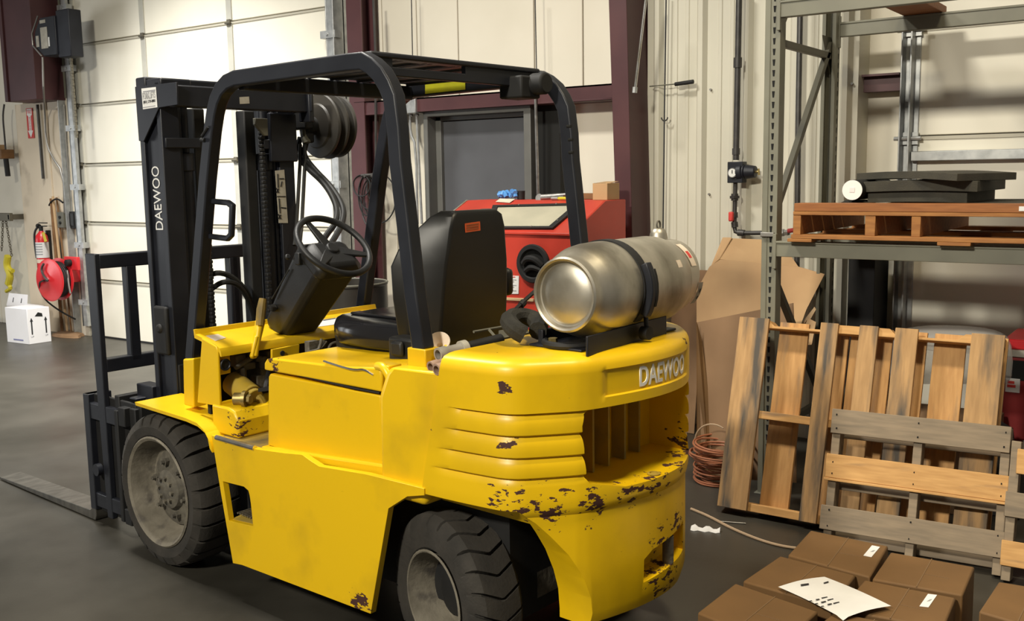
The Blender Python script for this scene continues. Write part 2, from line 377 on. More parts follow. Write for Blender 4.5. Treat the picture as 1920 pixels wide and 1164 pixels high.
def boolean(o, cutters):
    for c in cutters:
        b = o.modifiers.new('cut', 'BOOLEAN'); b.operation = 'DIFFERENCE'; b.solver = 'EXACT'; b.object = c
    dg = bpy.context.evaluated_depsgraph_get(); dg.update()
    me = bpy.data.meshes.new_from_object(o.evaluated_get(dg))
    o.modifiers.clear(); old = o.data; o.data = me; me.name = o.name
    for c in cutters: bpy.data.objects.remove(c)
    bm = bmesh.new(); bm.from_mesh(me)
    for f in bm.faces: f.smooth = True
    for e in bm.edges: e.smooth = not (len(e.link_faces) != 2 or e.calc_face_angle(0) > R(35))
    bm.to_mesh(me); bm.free()
    return o
# ================================================================== the room (back wall along x at y=0, room at y<0)
V3 = Vector
struct(MB().box((-9, -10.5, -.12), (13.5, .30, 0)).build('floor', 'floor', None, smooth=0))
wb = struct(MB().box((-9, .13, 0), (13.5, .25, 5.4)).build('wall_back', 'wall', None, smooth=0))
def wpan(x0, x1, z0, z1, m='wall', y0=.06):
    return MB().box((x0, y0, z0), (x1, .128, z1)).build('wall_panel', m, wb, bevel=.006)
xs = [3.30, 3.58, 3.985, 4.10]
for a, b in zip([3.2, 3.62, 3.985, 4.40, 5.105, 5.52], [3.62, 3.985, 4.40, 5.105, 5.52, 6.05]): wpan(a+.004, b-.004, 2.26, 5.2)
for a, b in zip([3.2, 3.72, 5.13], [3.715, 4.05, 6.05]): wpan(a+.003, b-.003, .0, 2.20)
wpan(7.4, 7.80, 0, 5.2, 'wall', .05)
for a, b in zip([-9, -2.6], [-2.61, -1.78]): wpan(a, b, 0, 5.2, 'wall', .03)
# left end: tan liner beside the big door, maroon frame haunch over it
wl = struct(MB().box((-1.78, -.06, 0), (-1.17, .12, 2.52)).build('wall_left', 'pier', None, smooth=0))
MB().box((-1.165, -.045, 0), (-.80, .12, 2.52)).build('wall_panel', 'pier', wl, bevel=.004)
MB().box((-.795, -.05, 0), (-.66, .12, 2.52)).build('wall_panel', 'wall', wl, bevel=.004)
MB().box((-1.30, -.04, 2.52), (-.68, .12, 5.2)).build('wall_panel', 'wall', wl, bevel=.004)
MB().box((-1.0, -.05, 2.54), (-.74, -.03, 5.0)).build('opener_backboard', 'rack', wl, bevel=.003)
a = W(10, 195, .38); b = W(66, 192, .38)
struct(MB().box((a.x, -.38, 2.515), (a.x+.06, -.02, 5.2)).box((a.x+.06, -.36, 2.515), (b.x, -.02, 5.2)).build('trim_1', 'maroon', None, bevel=.004))
# ---- the big sectional door
d1 = struct(MB().box((-.66, .02, 0), (3.20, .06, 4.95)).build('door_1', 'doorjoint', None, smooth=0))
H = .6125
for k in range(8):
    z0, z1 = k*H+.014, (k+1)*H-.010
    MB().box((-.655, -.022, z0), (3.195, .02, z1)).build('door_section', 'door', d1, bevel=.006)
    MB().box((-.655, -.030, z1-.004), (3.195, -.008, z1+.014)).build('section_lip', 'doorjoint', d1)
    for xx in (.575, 1.86, -.61, 3.13):
        MB().box((xx-.035, -.034, z0+.006), (xx+.035, -.02, z1-.004)).build('door_stile', 'stile', d1, bevel=.003)
        h = MB().box((xx-.022, -.044, z1-.022), (xx+.022, -.034, z1+.036)).cyl((xx-.035, -.048, z1+.006), (xx+.035, -.048, z1+.006), .011, 8); h.build('door_hinge', 'chain', d1)
MB().box((-.655, -.03, .0), (3.195, .02, .016)).build('door_seal', 'black_dull', d1)
def track(x, name, sgn, wide):
    mm = MB().box((x-sgn*wide, -.13, 0), (x-sgn*(wide-.012), .05, 5.2)).box((x-sgn*wide, -.02, 0), (x, .0, 5.2)).box((x-sgn*.10, -.11, .12), (x-sgn*.085, -.02, 5.0)).box((x-sgn*.10, -.11, .12), (x-sgn*.02, -.10, 5.0)).box((x-sgn*.03, -.11, .12), (x-sgn*.02, -.07, 5.0))
    o = mm.build(name, 'galv', None, bevel=.004); struct(o)
    for k in range(9):
        MB().box((x-sgn*.14, -.125, .35+k*.6125), (x+sgn*.03, -.06, .41+k*.6125)).cyl((x-sgn*.05, -.135, .38+k*.6125), (x-sgn*.05, -.12, .38+k*.6125), .012, 8).build('track_bracket', 'galv', o)
    return o
track(-.57, 'trim_2', 1, .255); track(3.13, 'trim_3', -1, .13)
c = W(664, 60, .16)
x0, x1 = W(650, 60, .17).x, W(678, 60, .17).x
struct(MB().box((x0, -.17, 0), (x1, -.155, 5.2)).box((x0, -.02, 0), (x1, 0, 5.2)).box(((x0+x1)/2-.008, -.16, 0), ((x0+x1)/2+.008, 0, 5.2)).build('trim_4', 'maroon', None, bevel=.003))
# ---- girt and right column
ge = W(1145, 172, .16).x
zb, zt = W(1120, 188, .16).z, W(1120, 158, .16).z
struct(MB().box((3.42, -.16, zb), (6.0, -.15, zt)).box((3.42, -.16, zt-.014), (6.0, .06, zt)).box((3.42, -.16, zb), (6.0, .06, zb+.012)).build('trim_5', 'maroon', None, bevel=.002))
MB().box((3.50, -.175, zt), (3.62, -.02, zt+.09)).build('girt_clip', 'maroon', bpy.data.objects['trim_5'])
v = .42
q = [(W(x, y, v)) for x, y in ((1141, 0), (1174.5, 0), (1182.5, 330), (1152, 330))]
def colx(z, which):
    a, b = (q[0], q[3]) if which == 0 else (q[1], q[2])
    return a.x + (b.x-a.x)*(z-a.z)/(b.z-a.z)
rings = []
for z in (0, 1.6, 3.2, 5.2):
    xl, xr = colx(z, 0), colx(z, 1); rings.append([V3((xl, -v, z)), V3((xr, -v, z)), V3((xr, -.02, z)), V3((xl, -.02, z))])
struct(MB().loft(rings).build('trim_6', 'maroon', None, bevel=.004))
# ---- grey personnel door with its frame
fx0, fx1, fz = W(793, 215, .10).x, W(994, 192, .10).x, W(900, 201, .10).z
ix0, ix1, iz = W(801, 219, .10).x, W(981, 207, .10).x, W(900, 213, .10).z
d2 = struct(MB().prism([[(fx0, 0), (fx0, fz), (fx1, fz), (fx1, 0), (ix1, 0), (ix1, iz), (ix0, iz), (ix0, 0)]], fXZ, -.10, .10).build('door_2', 'greyframe', None, bevel=.004))
MB().box((ix0, .0, 0), (ix0+.05, .09, iz)).box((ix0, .0, iz-.03), (ix1, .09, iz)).box((ix1-.03, .0, 0), (ix1, .09, iz)).build('door_stop', 'greyframe', d2, bevel=.003)
MB().box((ix0+.052, .03, .01), (ix1-.03, .08, iz-.035)).build('door_leaf', 'greydoor', d2, bevel=.003)
MB().cyl((ix0+.10, .03, 1.0), (ix0+.10, -.03, 1.0), .02, 12).cyl((ix0+.10, -.03, 1.0), (ix0+.22, -.03, 1.0), .012, 10).build('door_handle', 'steel', d2)
for zz in (2.06, 1.2, .25): MB().cyl((ix1-.03, .02, zz-.05), (ix1-.03, .02, zz+.05), .012, 8).build('door_hinge', 'greyframe', d2)
MB().box((fx1, -.02, 0), (fx1+.20, .06, zb)).build('wall_panel', 'dark', wb)
fb = MB()
for px, py in ((808, 206), (873, 201), (966, 195)): p = W(px, py, .102); fb.cyl(p, p + V3((0, -.008, 0)), .008, 8)
fb.build('frame_screw', 'bolt', d2)
# ---- ribbed liner panels
def ribbed(x0, x1, y):
    pts = [(x0, 0)]; per = .305; x = x0 + .045
    while x < x1 - .1:
        pts += [(x, 0), (x+.022, -.032), (x+.052, -.032), (x+.074, 0), (x+.145, 0), (x+.150, -.006), (x+.170, -.006), (x+.175, 0), (x+.225, 0), (x+.230, -.006), (x+.250, -.006), (x+.255, 0)]
        x += per
    pts.append((x1, 0)); pts = [p for p in pts if p[0] <= x1]
    mm = MB(); n = len(pts)
    vs = [V3((a, y+b, z)) for z in (0, 5.2) for a, b in pts]
    mm.add(vs, [(i, i+1, n+i+1, n+i) for i in range(n-1)])
    mm.quad((x1, y, 0), (x1, .12, 0), (x1, .12, 5.2), (x1, y, 5.2))
    return mm
rx0, rx1 = W(1214, 300, .16).x, W(1605, 300, .16).x
wr = struct(ribbed(rx0, rx1, -.16).build('wall_right', 'corr', None, smooth=0))
sc_ = MB()
for px, py in ((1318, 171), (1333, 168), (1403, 165), (1490, 157), (1330, 364), (1598, 157)):
    p = W(px, py, .165); sc_.cyl(p + V3((0, .01, 0)), p + V3((0, -.012, 0)), .007, 8)
sc_.build('panel_screw', 'bolt', wr)
ga = W(1640, 140, .05); gb = W(1640, 172, .05)
struct(MB().box((rx1-.02, -.05, gb.z), (W(1690, 140, .05).x, .04, ga.z)).box((rx1-.02, -.10, ga.z-.012), (W(1690, 140, .05).x, .04, ga.z)).build('trim_7', 'maroon', None))
# ---- right sectional door
jx = W(1686, 250, .10).x; dx = W(1722, 200, .03).x
d3 = struct(MB().box((dx-.12, .02, 0), (13.4, .06, 5.0)).build('door_3', 'doorjoint', None, smooth=0))
for k in range(8):
    z0, z1 = k*H+.012, (k+1)*H-.010
    MB().box((dx-.10, -.022, z0), (13.35, .02, z1)).build('door_section', 'door', d3, bevel=.005)
    MB().box((dx-.10, -.030, z1-.004), (13.35, -.008, z1+.016)).build('section_lip', 'doorjoint', d3)
    MB().box((dx-.09, -.036, z0), (dx+.005, -.02, z1)).build('door_stile', 'galv', d3, bevel=.003)
    MB().box((dx-.10, -.06, z1-.03), (dx+.01, -.036, z1+.04)).cyl((dx-.12, -.07, z1+.005), (dx+.03, -.07, z1+.005), .012, 8).build('door_hinge', 'galv', d3)
zs = W(1800, 291, .06).z
for zz in (zs, zs+4*0-.0 + H*2): MB().box((dx-.02, -.085, zz-.028), (13.3, -.03, zz+.028)).build('door_strut', 'galv', d3, bevel=.004)
struct(MB().box((jx, -.12, 0), (jx+.008, .05, 5.2)).box((jx, -.03, 0), (jx+.06, -.02, 5.2)).box((jx+.05, -.12, .1), (jx+.06, -.04, 5.0)).build('trim_8', 'galv', None, bevel=.002))

# ================================================================== left corner
V = Vector
op = thing('door_opener', 'black jackshaft door opener high on the wall beside the big white door', 'door opener', W(95, 66, .42))
c = op.location; VV = .44
xa, xb, xc = W(66, 66, VV).x-c.x, W(103, 66, VV).x-c.x, W(127, 66, VV).x-c.x
zt_, zb_ = W(95, 26, VV).z-c.z, W(95, 104, VV).z-c.z
MB().prism([[(xa, zb_*.55), (xa-.03, -.02), (xa-.0, zt_*.3), (xa+.10, zt_-.02), (xb+.01, zt_-.02), (xb+.01, zb_), (xa+.13, zb_)]], fXZ, -.02, .12).build('housing', 'black', op, bevel=.01)
MB().box((xb, -.0, zb_-.03), (xc, .14, zt_+.03)).build('gear_housing', 'black', op, bevel=.01)
MB().box((xa+.10, -.0225, zb_*.62), (xa+.22, -.019, zt_*.42)).build('opener_label', 'greylabel', op)
MB().box((xa+.10, -.0225, zt_*.62), (xa+.20, -.019, zt_*.78)).build('opener_label', 'greylabel', op)
MB().box((xa+.01, -.0225, zb_*.5), (xa+.06, -.019, zt_*.05)).build('opener_label', 'greylabel', op)
MB().box((xa+.23, -.0225, zb_*.55), (xa+.25, -.019, zb_*.1)).build('indicator', 'white', op)
ch = MB()
for k in range(26): ch.cbox((xb+.12, .06, zb_-.03*k-.05), (.02 if k % 2 else .03, .02, .028))
tag(ch.build('hand_chain', 'chain', op), kind='stuff')
MB().tube([V3((xa+.09, -.03, zt_)), V3((xa-.04, -.03, zt_*.2)), V3((xa-.04, -.03, zb_*.4)), V3((xa+.10, -.03, zb_*.95))], .008, 6).build('release_rod', 'bolt', op)
# conduits, switches
def pipe(name, label, pts, r, m, group=None, it=1, cat='conduit'):
    P = [Vector(p) for p in pts]; t = smoothpath(P, it) if it else P
    o = MB().tube(t, r, 10).build(name, m, None); return tag(o, label, cat, group)
pipe('conduit', 'pale conduit running down the wall past the door opener to the grey switch', [W(80, 107, .41), W(82, 180, .41), W(84, 200, .12), W(86, 262, .10), W(95, 290, .10), W(119, 325, .095), W(121, 400, .09)], .010, 'bolt', it=1)
pipe('conduit', 'straight black pipe hanging left of the pale conduit, below the maroon frame', [W(70, 196, .09), W(81, 335, .09)], .016, 'pipe', it=0)
pipe('conduit', 'thin conduit beside the black wall box at the big door', [W(120, 196, .075), W(132, 395, .075)], .006, 'bolt', it=0)
sw_ = thing('switch_box', 'grey door switch box on the wall above the hose reel', 'switch', W(121, 412, .062))
MB().box((-.06, -.05, -.085), (.06, .0, .085)).build('box_body', 'rackdark', sw_, bevel=.006); MB().cyl((0, -.05, .03), (0, -.062, .03), .016, 12).cyl((0, -.05, -.03), (0, -.062, -.03), .016, 12).build('push_button', 'black_dull', sw_)
MB().tube(smoothpath([V3((-.06, -.02, -.08)), V3((-.09, -.02, -.3)), V3((-.08, -.01, -.62))]), .007, 6).build('switch_cord', 'hose', sw_)
bx = thing('wall_box', 'black electrical box on the wall right of the grey switch', 'electrical box', W(141, 412, .052))
MB().box((-.05, -.04, -.09), (.05, 0, .09)).build('box_body', 'black_dull', bx, bevel=.004); MB().box((-.04, -.046, -.06), (.04, -.04, .07)).build('cover', 'plastic', bx)
# fire sign with arrow
fs = thing('fire_sign', 'red and white fire extinguisher arrow sign on the tan wall', 'sign', W(57, 231, .066))
ws, hs = .125, .325
MB().box((-ws/2, -.004, -hs/2), (ws/2, 0, hs/2)).build('sign_plate', 'inkred', fs)
MB().prism([[(-.048, .155), (.048, .155), (.048, .090), (.024, .075), (.024, -.08), (.050, -.08), (0, -.155), (-.050, -.08), (-.024, -.08), (-.024, .075), (-.048, .090)]], fXZ, -.0055, -.004).build('arrow', 'white', fs)
text_mesh('FIRE', .080, .038, frame(V3((-.040, -.006, .104)), V3((1, 0, 0)), V3((0, 0, 1))), 'sign_text', 'inkred', fs)
text_mesh('EXTINGUISHER', .145, .026, frame(V3((-.013, -.006, .066)), V3((0, 0, -1)), V3((1, 0, 0))), 'sign_text', 'inkred', fs)
# extinguisher
ex = thing('fire_extinguisher', 'red fire extinguisher hanging on the tan wall above the hose reel', 'fire extinguisher', W(80, 470, .16))
MB().lathe([(0, -.22), (.06, -.22), (.067, -.20), (.067, .12), (.058, .17), (.03, .20), (.02, .22), (0, .22)], None, 28).build('cylinder', 'redbright', ex)
MB().lathe([(.0682, -.075), (.0682, .095)], None, 28).build('label', 'paper', ex); lb = MB(); 
for k in range(5):
    z = .07 - .028*k
    lb.add([V3((.0690*math.cos(R(a)), .0690*math.sin(R(a)), z+dz)) for dz in (0, .012) for a in range(-140, -20, 10)], [(i, i+1, i+13, i+12) for i in range(11)])
lb.build('label_text', 'greyink', ex)
MB().lathe([(.0684, -.13), (.0684, -.09)], None, 28).build('inspection_band', 'creamlabel', ex)
MB().cyl((0, 0, .21), (0, 0, .27), .022, 12).cyl((-.03, 0, .265), (-.06, 0, .275), .025, 10).box((-.02, -.012, .265), (.11, .012, .275)).box((-.02, -.012, .30), (.12, .012, .31)).build('valve', 'black_dull', ex)
MB().tube(smoothpath([V3((-.05, 0, .27)), V3((-.11, -.02, .20)), V3((-.115, -.02, .05)), V3((-.08, -.03, -.08))]), .012, 8).build('discharge_hose', 'hose', ex)
MB().slab([V3((.06, -.03, .20)), V3((.10, -.03, .10)), V3((.15, -.03, .11)), V3((.11, -.03, .21))], .003).build('inspection_tag', 'yelplast', ex)
MB().box((-.02, .06, -.1), (.02, .10, .22)).build('bracket', 'black_dull', ex)
# hose reel
rl = thing('hose_reel', 'red hose reel with black hose wall mounted below the extinguisher', 'hose reel', W(103, 524, .34))
Tr = Matrix.Rotation(R(5), 4, 'Z') @ Matrix.Rotation(R(90), 4, 'X')
MB().lathe([(.0, .085), (.03, .085), (.05, .075), (.20, .07), (.225, .062), (.225, .056), (.10, .055), (.10, -.055), (.225, -.056), (.225, -.062), (.20, -.07), (0, -.07)], Tr, 48).build('flange', 'redbright', rl)
Rz = Matrix.Rotation(R(5), 4, 'Z'); ho = MB()
for j in range(3):
    for i in range(5): ho.tube([Rz @ V3(((.125+j*.028)*math.cos(2*math.pi*k/40), (-.044+i*.022), (.125+j*.028)*math.sin(2*math.pi*k/40))) for k in range(40)], .0125, 6, True)
ho.build('wound_hose', 'hose', rl)
MB().box((.06, .08, .10), (.30, .12, .24)).build('mount_plate', 'redbright', rl, bevel=.006)
MB().box((.02, .06, -.04), (.10, .25, .20)).build('mount_arm', 'redbright', rl, bevel=.006)
MB().cyl((.18, .08, .18), (.18, .03, .18), .035, 16).build('guide_roller', 'black_dull', rl)
MB().tube(smoothpath([Rz @ V3(p) for p in ((-.01, -.10, .0), (.05, -.115, .0), (.01, -.12, .03), (-.07, -.10, .09), (-.06, -.10, .14), (-.03, -.095, .175))]), .012, 8).build('swivel_elbow', 'pipe', rl)
MB().tube(smoothpath([V3((.16, .05, .10)), V3((.20, .03, -.05)), V3((.22, .03, -.14))]), .010, 8).build('hose_end', 'bolt', rl)
MB().tube(smoothpath([V3((-.02, -.11, .0)), V3((-.15, -.10, -.03)), V3((-.20, -.04, -.2)), V3((-.15, .10, -.35)), V3((0, .2, -.45))]), .009, 8).build('feed_hose', 'hose', rl)
# brooms and handles leaning in the corner
def handle(label, a, b, r, m, group=None, name='broom_handle'):
    o = MB().tube([a, b], [r, r*.9], 8).build(name, m, None); return tag(o, label, 'handle', group)
handle('reddish wooden handle leaning on the wall, leftmost behind the hose reel', W(96, 372, .09), W(117, 628, .13), .018, 'wood_dark')
handle('pale wooden handle leaning behind the hose reel, second of three', W(99, 368, .09), W(126, 622, .12), .015, 'cardedge')
handle('thin brown handle leaning behind the hose reel, nearest the big door', W(106, 370, .09), W(134, 622, .11), .011, 'wood_dark')
tag(MB().tube(smoothpath([W(92, 385, .10), W(97, 376, .11), W(108, 372, .12), W(118, 380, .12)]), .009, 8).build('pull_hook', 'black_dull', None), 'curved black hook handle hanging over the leaning broom handles', 'hook')
gp = G(128, 630); tag(MB().loft([[V3((gp.x + r*math.cos(2*math.pi*k/20)*(1+.2*math.sin(5*k)), gp.y*1 + .5*r*math.sin(2*math.pi*k/20), z)) for k in range(20)] for r, z in ((.24, .002), (.22, .03), (.14, .045))]).build('dirt_heap', 'carddark', None), 'brown sweepings heaped on the floor under the hose reel', 'dirt')
# chain and yellow hook on a bracket
bk_ = thing('wall_bracket', 'grey steel wall bracket carrying the chain with yellow hook', 'bracket', W(20, 406, .10))
MB().box((-.30, -.10, -.045), (.16, -.06, .045)).box((.12, -.10, -.03), (.15, .08, .03)).build('bracket_bar', 'chain', bk_, bevel=.004)
cn = MB()
def chain_run(mm, a, b, n, r=.011, rr=.0045):
    a, b = Vector(a), Vector(b)
    for k in range(n):
        c = a.lerp(b, (k+.5)/n); L_ = (b-a).length/n*.62; d = (b-a).normalized(); s = Vector((0, 1, 0)) if k % 2 else d.cross(Vector((0, 1, 0)))
        mm.tube([c + d*(L_*math.cos(2*math.pi*j/10)) + s*(r*math.sin(2*math.pi*j/10)) for j in range(10)], rr, 5, True)
hk = thing('chain_hoist', 'steel chain with bright yellow hook hanging from the wall bracket', 'chain hoist', W(15, 406, .17))
o0 = hk.location
def rel(px, py, v): return W(px, py, v) - o0
chain_run(cn, rel(6, 402, .17), rel(4, 455, .17), 12); chain_run(cn, rel(9, 402, .17), rel(22, 480, .17), 18); chain_run(cn, rel(4, 455, .17), rel(3, 470, .17), 3)
cn.build('link_chain', 'chain', hk)
MB().tube(smoothpath([rel(15, 480, .17), rel(12, 498, .17), rel(20, 515, .17), rel(16, 532, .17)]), [.035, .040, .042, .045, .045, .045, .045, .04, .035, .03, .025, .02, .02][:len(smoothpath([0*o0]*4))] if False else .040, 10).tube(smoothpath([rel(10, 490, .17), rel(18, 505, .17), rel(24, 508, .17)]), .026, 8).tube(smoothpath([rel(12, 530, .17), rel(22, 540, .17), rel(12, 546, .17)]), .022, 8).build('hook_body', 'yelplast', hk)
tw = thing('timber', 'short brown timber bolted to the wall at the left picture edge', 'timber', W(14, 290, .10))
MB().box((-.34, -.13, -.045), (.11, .02, .055)).build('beam', 'wood_dark', tw, bevel=.006); MB().box((-.34, -.16, .05), (.02, -.02, .11)).build('beam_block', 'card', tw, bevel=.006)
MB().tube(smoothpath([V3((.08, -.06, .04)), V3((.08, -.06, .20)), V3((.075, -.06, .42)), V3((.11, -.05, .55))]), .010, 8).build('bent_rod', 'pipe', tw)
MB().cyl((.07, -.06, -.05), (.085, -.06, -.24), .028, 12).build('hanging_grip', 'black_dull', tw)
# cartons
wbx = thing('white_carton', 'white cardboard carton with black arrows standing on the floor by the wall', 'carton', (0, 0, 0))
A, B_, C_ = G(55, 646), G(97, 640), G(14, 641)
dirA = (B_-A); dirC = (C_-A); dirA = Vector((dirA.x, dirA.y, 0)); dirC = Vector((dirC.x, dirC.y, 0))
hh = .37
wbx.location = A
P = [V3((0, 0, 0)), dirA, dirA+dirC, dirC]
MB().loft([P, [p + V3((0, 0, hh)) for p in P]]).build('carton_body', 'whitebox', wbx, bevel=.004)
nA = V3((dirA.y, -dirA.x, 0)).normalized(); nC = V3((-dirC.y, dirC.x, 0)).normalized()
if nA.dot(CAM-A) < 0: nA = -nA
if nC.dot(CAM-A) < 0: nC = -nC
def facept(d, n, t, z): return d*t + V3((0, 0, z)) + n*.0015
for t in (.17, .80):
    MB().slab([facept(dirA, nA, t-.03, .10), facept(dirA, nA, t+.03, .10), facept(dirA, nA, t+.03, .24), facept(dirA, nA, t-.03, .24)], .001).slab([facept(dirA, nA, t-.07, .235), facept(dirA, nA, t+.07, .235), facept(dirA, nA, t+.01, .27), facept(dirA, nA, t-.01, .27)], .001).build('up_arrow', 'ink', wbx)
    text_mesh('UP', .03, .016, frame(facept(dirA, nA, t-.06, .07), dirA, V3((0, 0, 1))), 'carton_text', 'greyink', wbx)
MB().slab([facept(dirA, nA, .33, .285), facept(dirA, nA, .68, .275), facept(dirA, nA, .66, .31), facept(dirA, nA, .48, .325)], .001).build('hand_hole', 'dark', wbx)
MB().slab([facept(dirC, nC, .70, .03), facept(dirC, nC, .25, .03), facept(dirC, nC, .25, .045), facept(dirC, nC, .70, .045)], .001).build('carton_print', 'inkblue', wbx)
q0, q1 = W(12, 572, .44), W(50, 572, .44)
w2 = thing('white_carton', 'white carton behind the arrow carton, with open pale flap', 'carton', (q0.x, -.44, 0)); wW = q1.x-q0.x; zt2 = q0.z
MB().box((0, 0, 0), (wW, .20, zt2)).build('carton_body', 'whitebox', w2, bevel=.004)
zf2 = W(14, 549, .42).z
MB().slab([V3((0, .0, zt2)), V3((wW, .0, zt2)), V3((wW-.02, .03, zf2)), V3((.02, .03, zf2))], .004).build('carton_flap', 'whitebox', w2)
for t in (.28, .68): MB().slab([V3((wW*t, -.002+.009, zt2+.04)), V3((wW*t+.016, -.002+.009, zt2+.04)), V3((wW*t+.016, .02, zt2+.09)), V3((wW*t, .02, zt2+.09))], .001).build('up_arrow', 'ink', w2)
e0 = G(3, 638)
w3 = thing('white_carton', 'white carton with an orange and yellow band at the left picture edge', 'carton', (q0.x-.26, -.80, 0))
MB().box((-.20, -.12, 0), (.24, .14, .40)).build('carton_body', 'whitebox', w3, bevel=.004); MB().box((-.201, -.1215, .22), (.2415, .1, .30)).build('carton_band', 'orange', w3); MB().box((-.202, -.1225, .25), (.2425, .1, .27)).build('carton_band', 'yelplast', w3)
# ================================================================== the forklift (x forward, y left, z up in its own axes)
truck = thing('forklift', 'yellow counterbalance forklift with black overhead guard, chipped rear and black mast', 'forklift', FO, FA)
V = Vector
# ---- chassis and skirts
o = MB().box((-.20, -.40, .22), (1.24, .40, .60)).box((-.16, -.46, .24), (-.04, .46, .36)).build('chassis', 'black_dull', truck)
MB().box((.10, -.34, .33), (.30, .34, .58)).build('steer_axle', 'hub', truck, bevel=.01)
MB().box((-.20, -.20, .25), (-.02, .28, .37)).cyl((-.09, .30, .20), (-.09, .30, .46), .045, 16).build('axle_beam', 'rim', truck, bevel=.015)
MB().box((-.31, -.262, .12), (.10, -.20, .595)).box((-.31, -.26, .45), (.10, .10, .59)).build('hollow_shade_fill', 'black_dull', truck)  # black boxes standing in for the shade inside the wheel hollow
out = [(1.225, .655), (1.18, .42), (1.123, .150), (1.06, .158), (.302, .172), (.193, .57), (.10, .630), (.02, .65), (.02, .672), (.30, .668), (.55, .650), (.60, .662), (.646, .676), (.75, .664), (.927, .649), (1.18, .655)]
hole = [(1.163, .478), (1.02, .484), (.992, .474), (.982, .45), (.972, .335), (1.136, .322)]
def skirt(y0, y1):
    return MB().prism([out, hole], fXZ, y0, y1).build('side_skirt', 'yellow', truck, bevel=.006)
skirt(.535, .56); skirt(-.56, -.535)
pk = MB().quad((1.17, .45, .50), (.96, .45, .50), (.96, .45, .30), (1.13, .45, .30)).quad((.972, .40, .50), (.972, .56, .50), (.972, .56, .32), (.972, .40, .32)).quad((1.17, .40, .487), (1.17, .56, .487), (.97, .56, .487), (.97, .40, .487))
pk.build('step_recess', 'yellow_in', truck)
MB().slab([(1.14, .40, .345), (1.14, .54, .325), (.972, .54, .337), (.972, .40, .357)], .01).build('step_plate', 'yellow_in', truck)
tr = MB()
for i in range(9):
    x = .98 + i*.017; tr.box((x, .42, .346), (x+.006, .53, .352))
tr.build('step_tread', 'hub', truck)
# ---- operator floor, sill
MB().box((.90, -.50, .622), (1.22, .535, .645)).build('floor_plate', 'yellow_dirty', truck, bevel=.006)
MB().prism([[(.10, .655), (.10, .70), (.26, .70), (.95, .648), (.95, .63)]], fXZ, .40, .525).build('sill', 'yellow', truck, bevel=.008)
MB().cyl((1.195, .556, .650), (.94, .556, .649), .011, 10).build('worn_sill_edge', 'chrome', truck)
# ---- front fenders and wheel housings
prof = [(1.80, .712), (1.60, .706), (1.40, .700), (1.32, .692), (1.275, .672), (1.245, .640), (1.235, .60)]
pin = [(x-.004, z-.014) for x, z in prof]
for s in (1, -1):
    MB().prism([prof + [(x-.006 if z > .69 else x-.016, z-.014) for x, z in reversed(prof)]], fXZ, s*.34, s*.565).build('fender', 'yellow', truck)
    MB().box((1.24, s*.28, .10), (1.95, s*.30, .70)).build('wheel_housing', 'black_dull', truck)
MB().prism([[(1.12, .645), (1.12, .715), (1.145, .75), (1.19, .762), (1.30, .762), (1.30, .645)]], fXZ, .22, .505).build('footwell_step', 'yellow', truck, bevel=.012)
# ---- dashboard cowl
MB().prism([[(1.352, 1.027), (1.252, 1.002), (1.244, .985), (1.249, .757), (1.414, .75)]], fXZ, .488, .50).build('cowl_side', 'yellow', truck, bevel=.004)
MB().prism([[(1.352, 1.027), (1.252, 1.002), (1.249, .757), (1.414, .75)]], fXZ, -.50, -.455).build('cowl_side', 'yellow', truck, bevel=.004)
MB().prism([[(1.415, 1.055), (1.405, 1.055), (1.400, 1.036), (1.256, 1.006), (1.232, .995), (1.224, .980), (1.222, .962), (1.231, .962), (1.236, .976), (1.26, .992), (1.41, 1.02)]], fXZ, -.48, .497).build('dash_top', 'yellow', truck)
MB().box((1.38, -.46, .60), (1.40, .46, 1.02)).build('firewall', 'black_dull', truck)
MB().box((1.249, .32, .752), (1.262, .497, .775)).build('cowl_flange', 'yellow', truck, bevel=.003)
g = MB().slab([FKX(408, 668, 1.262), FKX(409, 704, 1.262), FKX(433, 699, 1.262), FKX(431, 662, 1.262)], .01).build('gauge_plate', 'yellow', truck, bevel=.003)
gc = FKX(419, 683, 1.262)
MB().cyl(gc, gc + V((-.014, 0, 0)), .021, 24).build('gauge', 'plastic', g)
MB().tube(arc(gc + V((-.015, 0, 0)), .021, 0, 360, 24, (0, 1, 0), (0, 0, 1))[:-1], .004, 6, True).build('gauge_ring', 'black', g)
# pump, valves and linkage in the open footwell
pc = FKX(472, 744, 1.20); pb_ = FKX(436, 716, 1.33)
MB().cyl(pb_, pc, .050, 20).cyl(pc, pc + (pc-pb_).normalized()*.02, .042, 20).cyl(pc+V((.01, -.02, -.01)), pc+V((-.0, -.04, -.12)), .026, 14).build('brake_booster', 'yellow_in', truck, bevel=.004)
b0 = FKX(456, 748, 1.185)
MB().cyl(b0 + V((.03, .02, 0)), b0, .026, 16).cyl(b0, b0 + V((-.012, -.008, 0)), .034, 16).cyl(b0 + V((-.012, -.008, 0)), b0 + V((-.03, -.016, 0)), .019, 6).build('union_nut', 'brass', truck)
hs = MB(); q = FKX(470, 735, 1.21)
hs.tube(smoothpath([q+V((.05, .02, .01)), q, q+V((-.03, -.03, -.03)), q+V((-.03, -.04, -.11)), q+V((-.0, -.05, -.17))]), .02, 10).build('corrugated_hose', 'yellow_in', truck)
vb = MB()
for (px, py, sx, sz) in ((446, 675, .05, .05), (462, 685, .06, .03), (490, 690, .04, .06), (500, 668, .03, .05), (470, 662, .05, .03), (453, 700, .02, .07), (485, 715, .05, .06)):
    c = FKX(px, py, 1.31); vb.cbox(c, (.05, sx, sz))
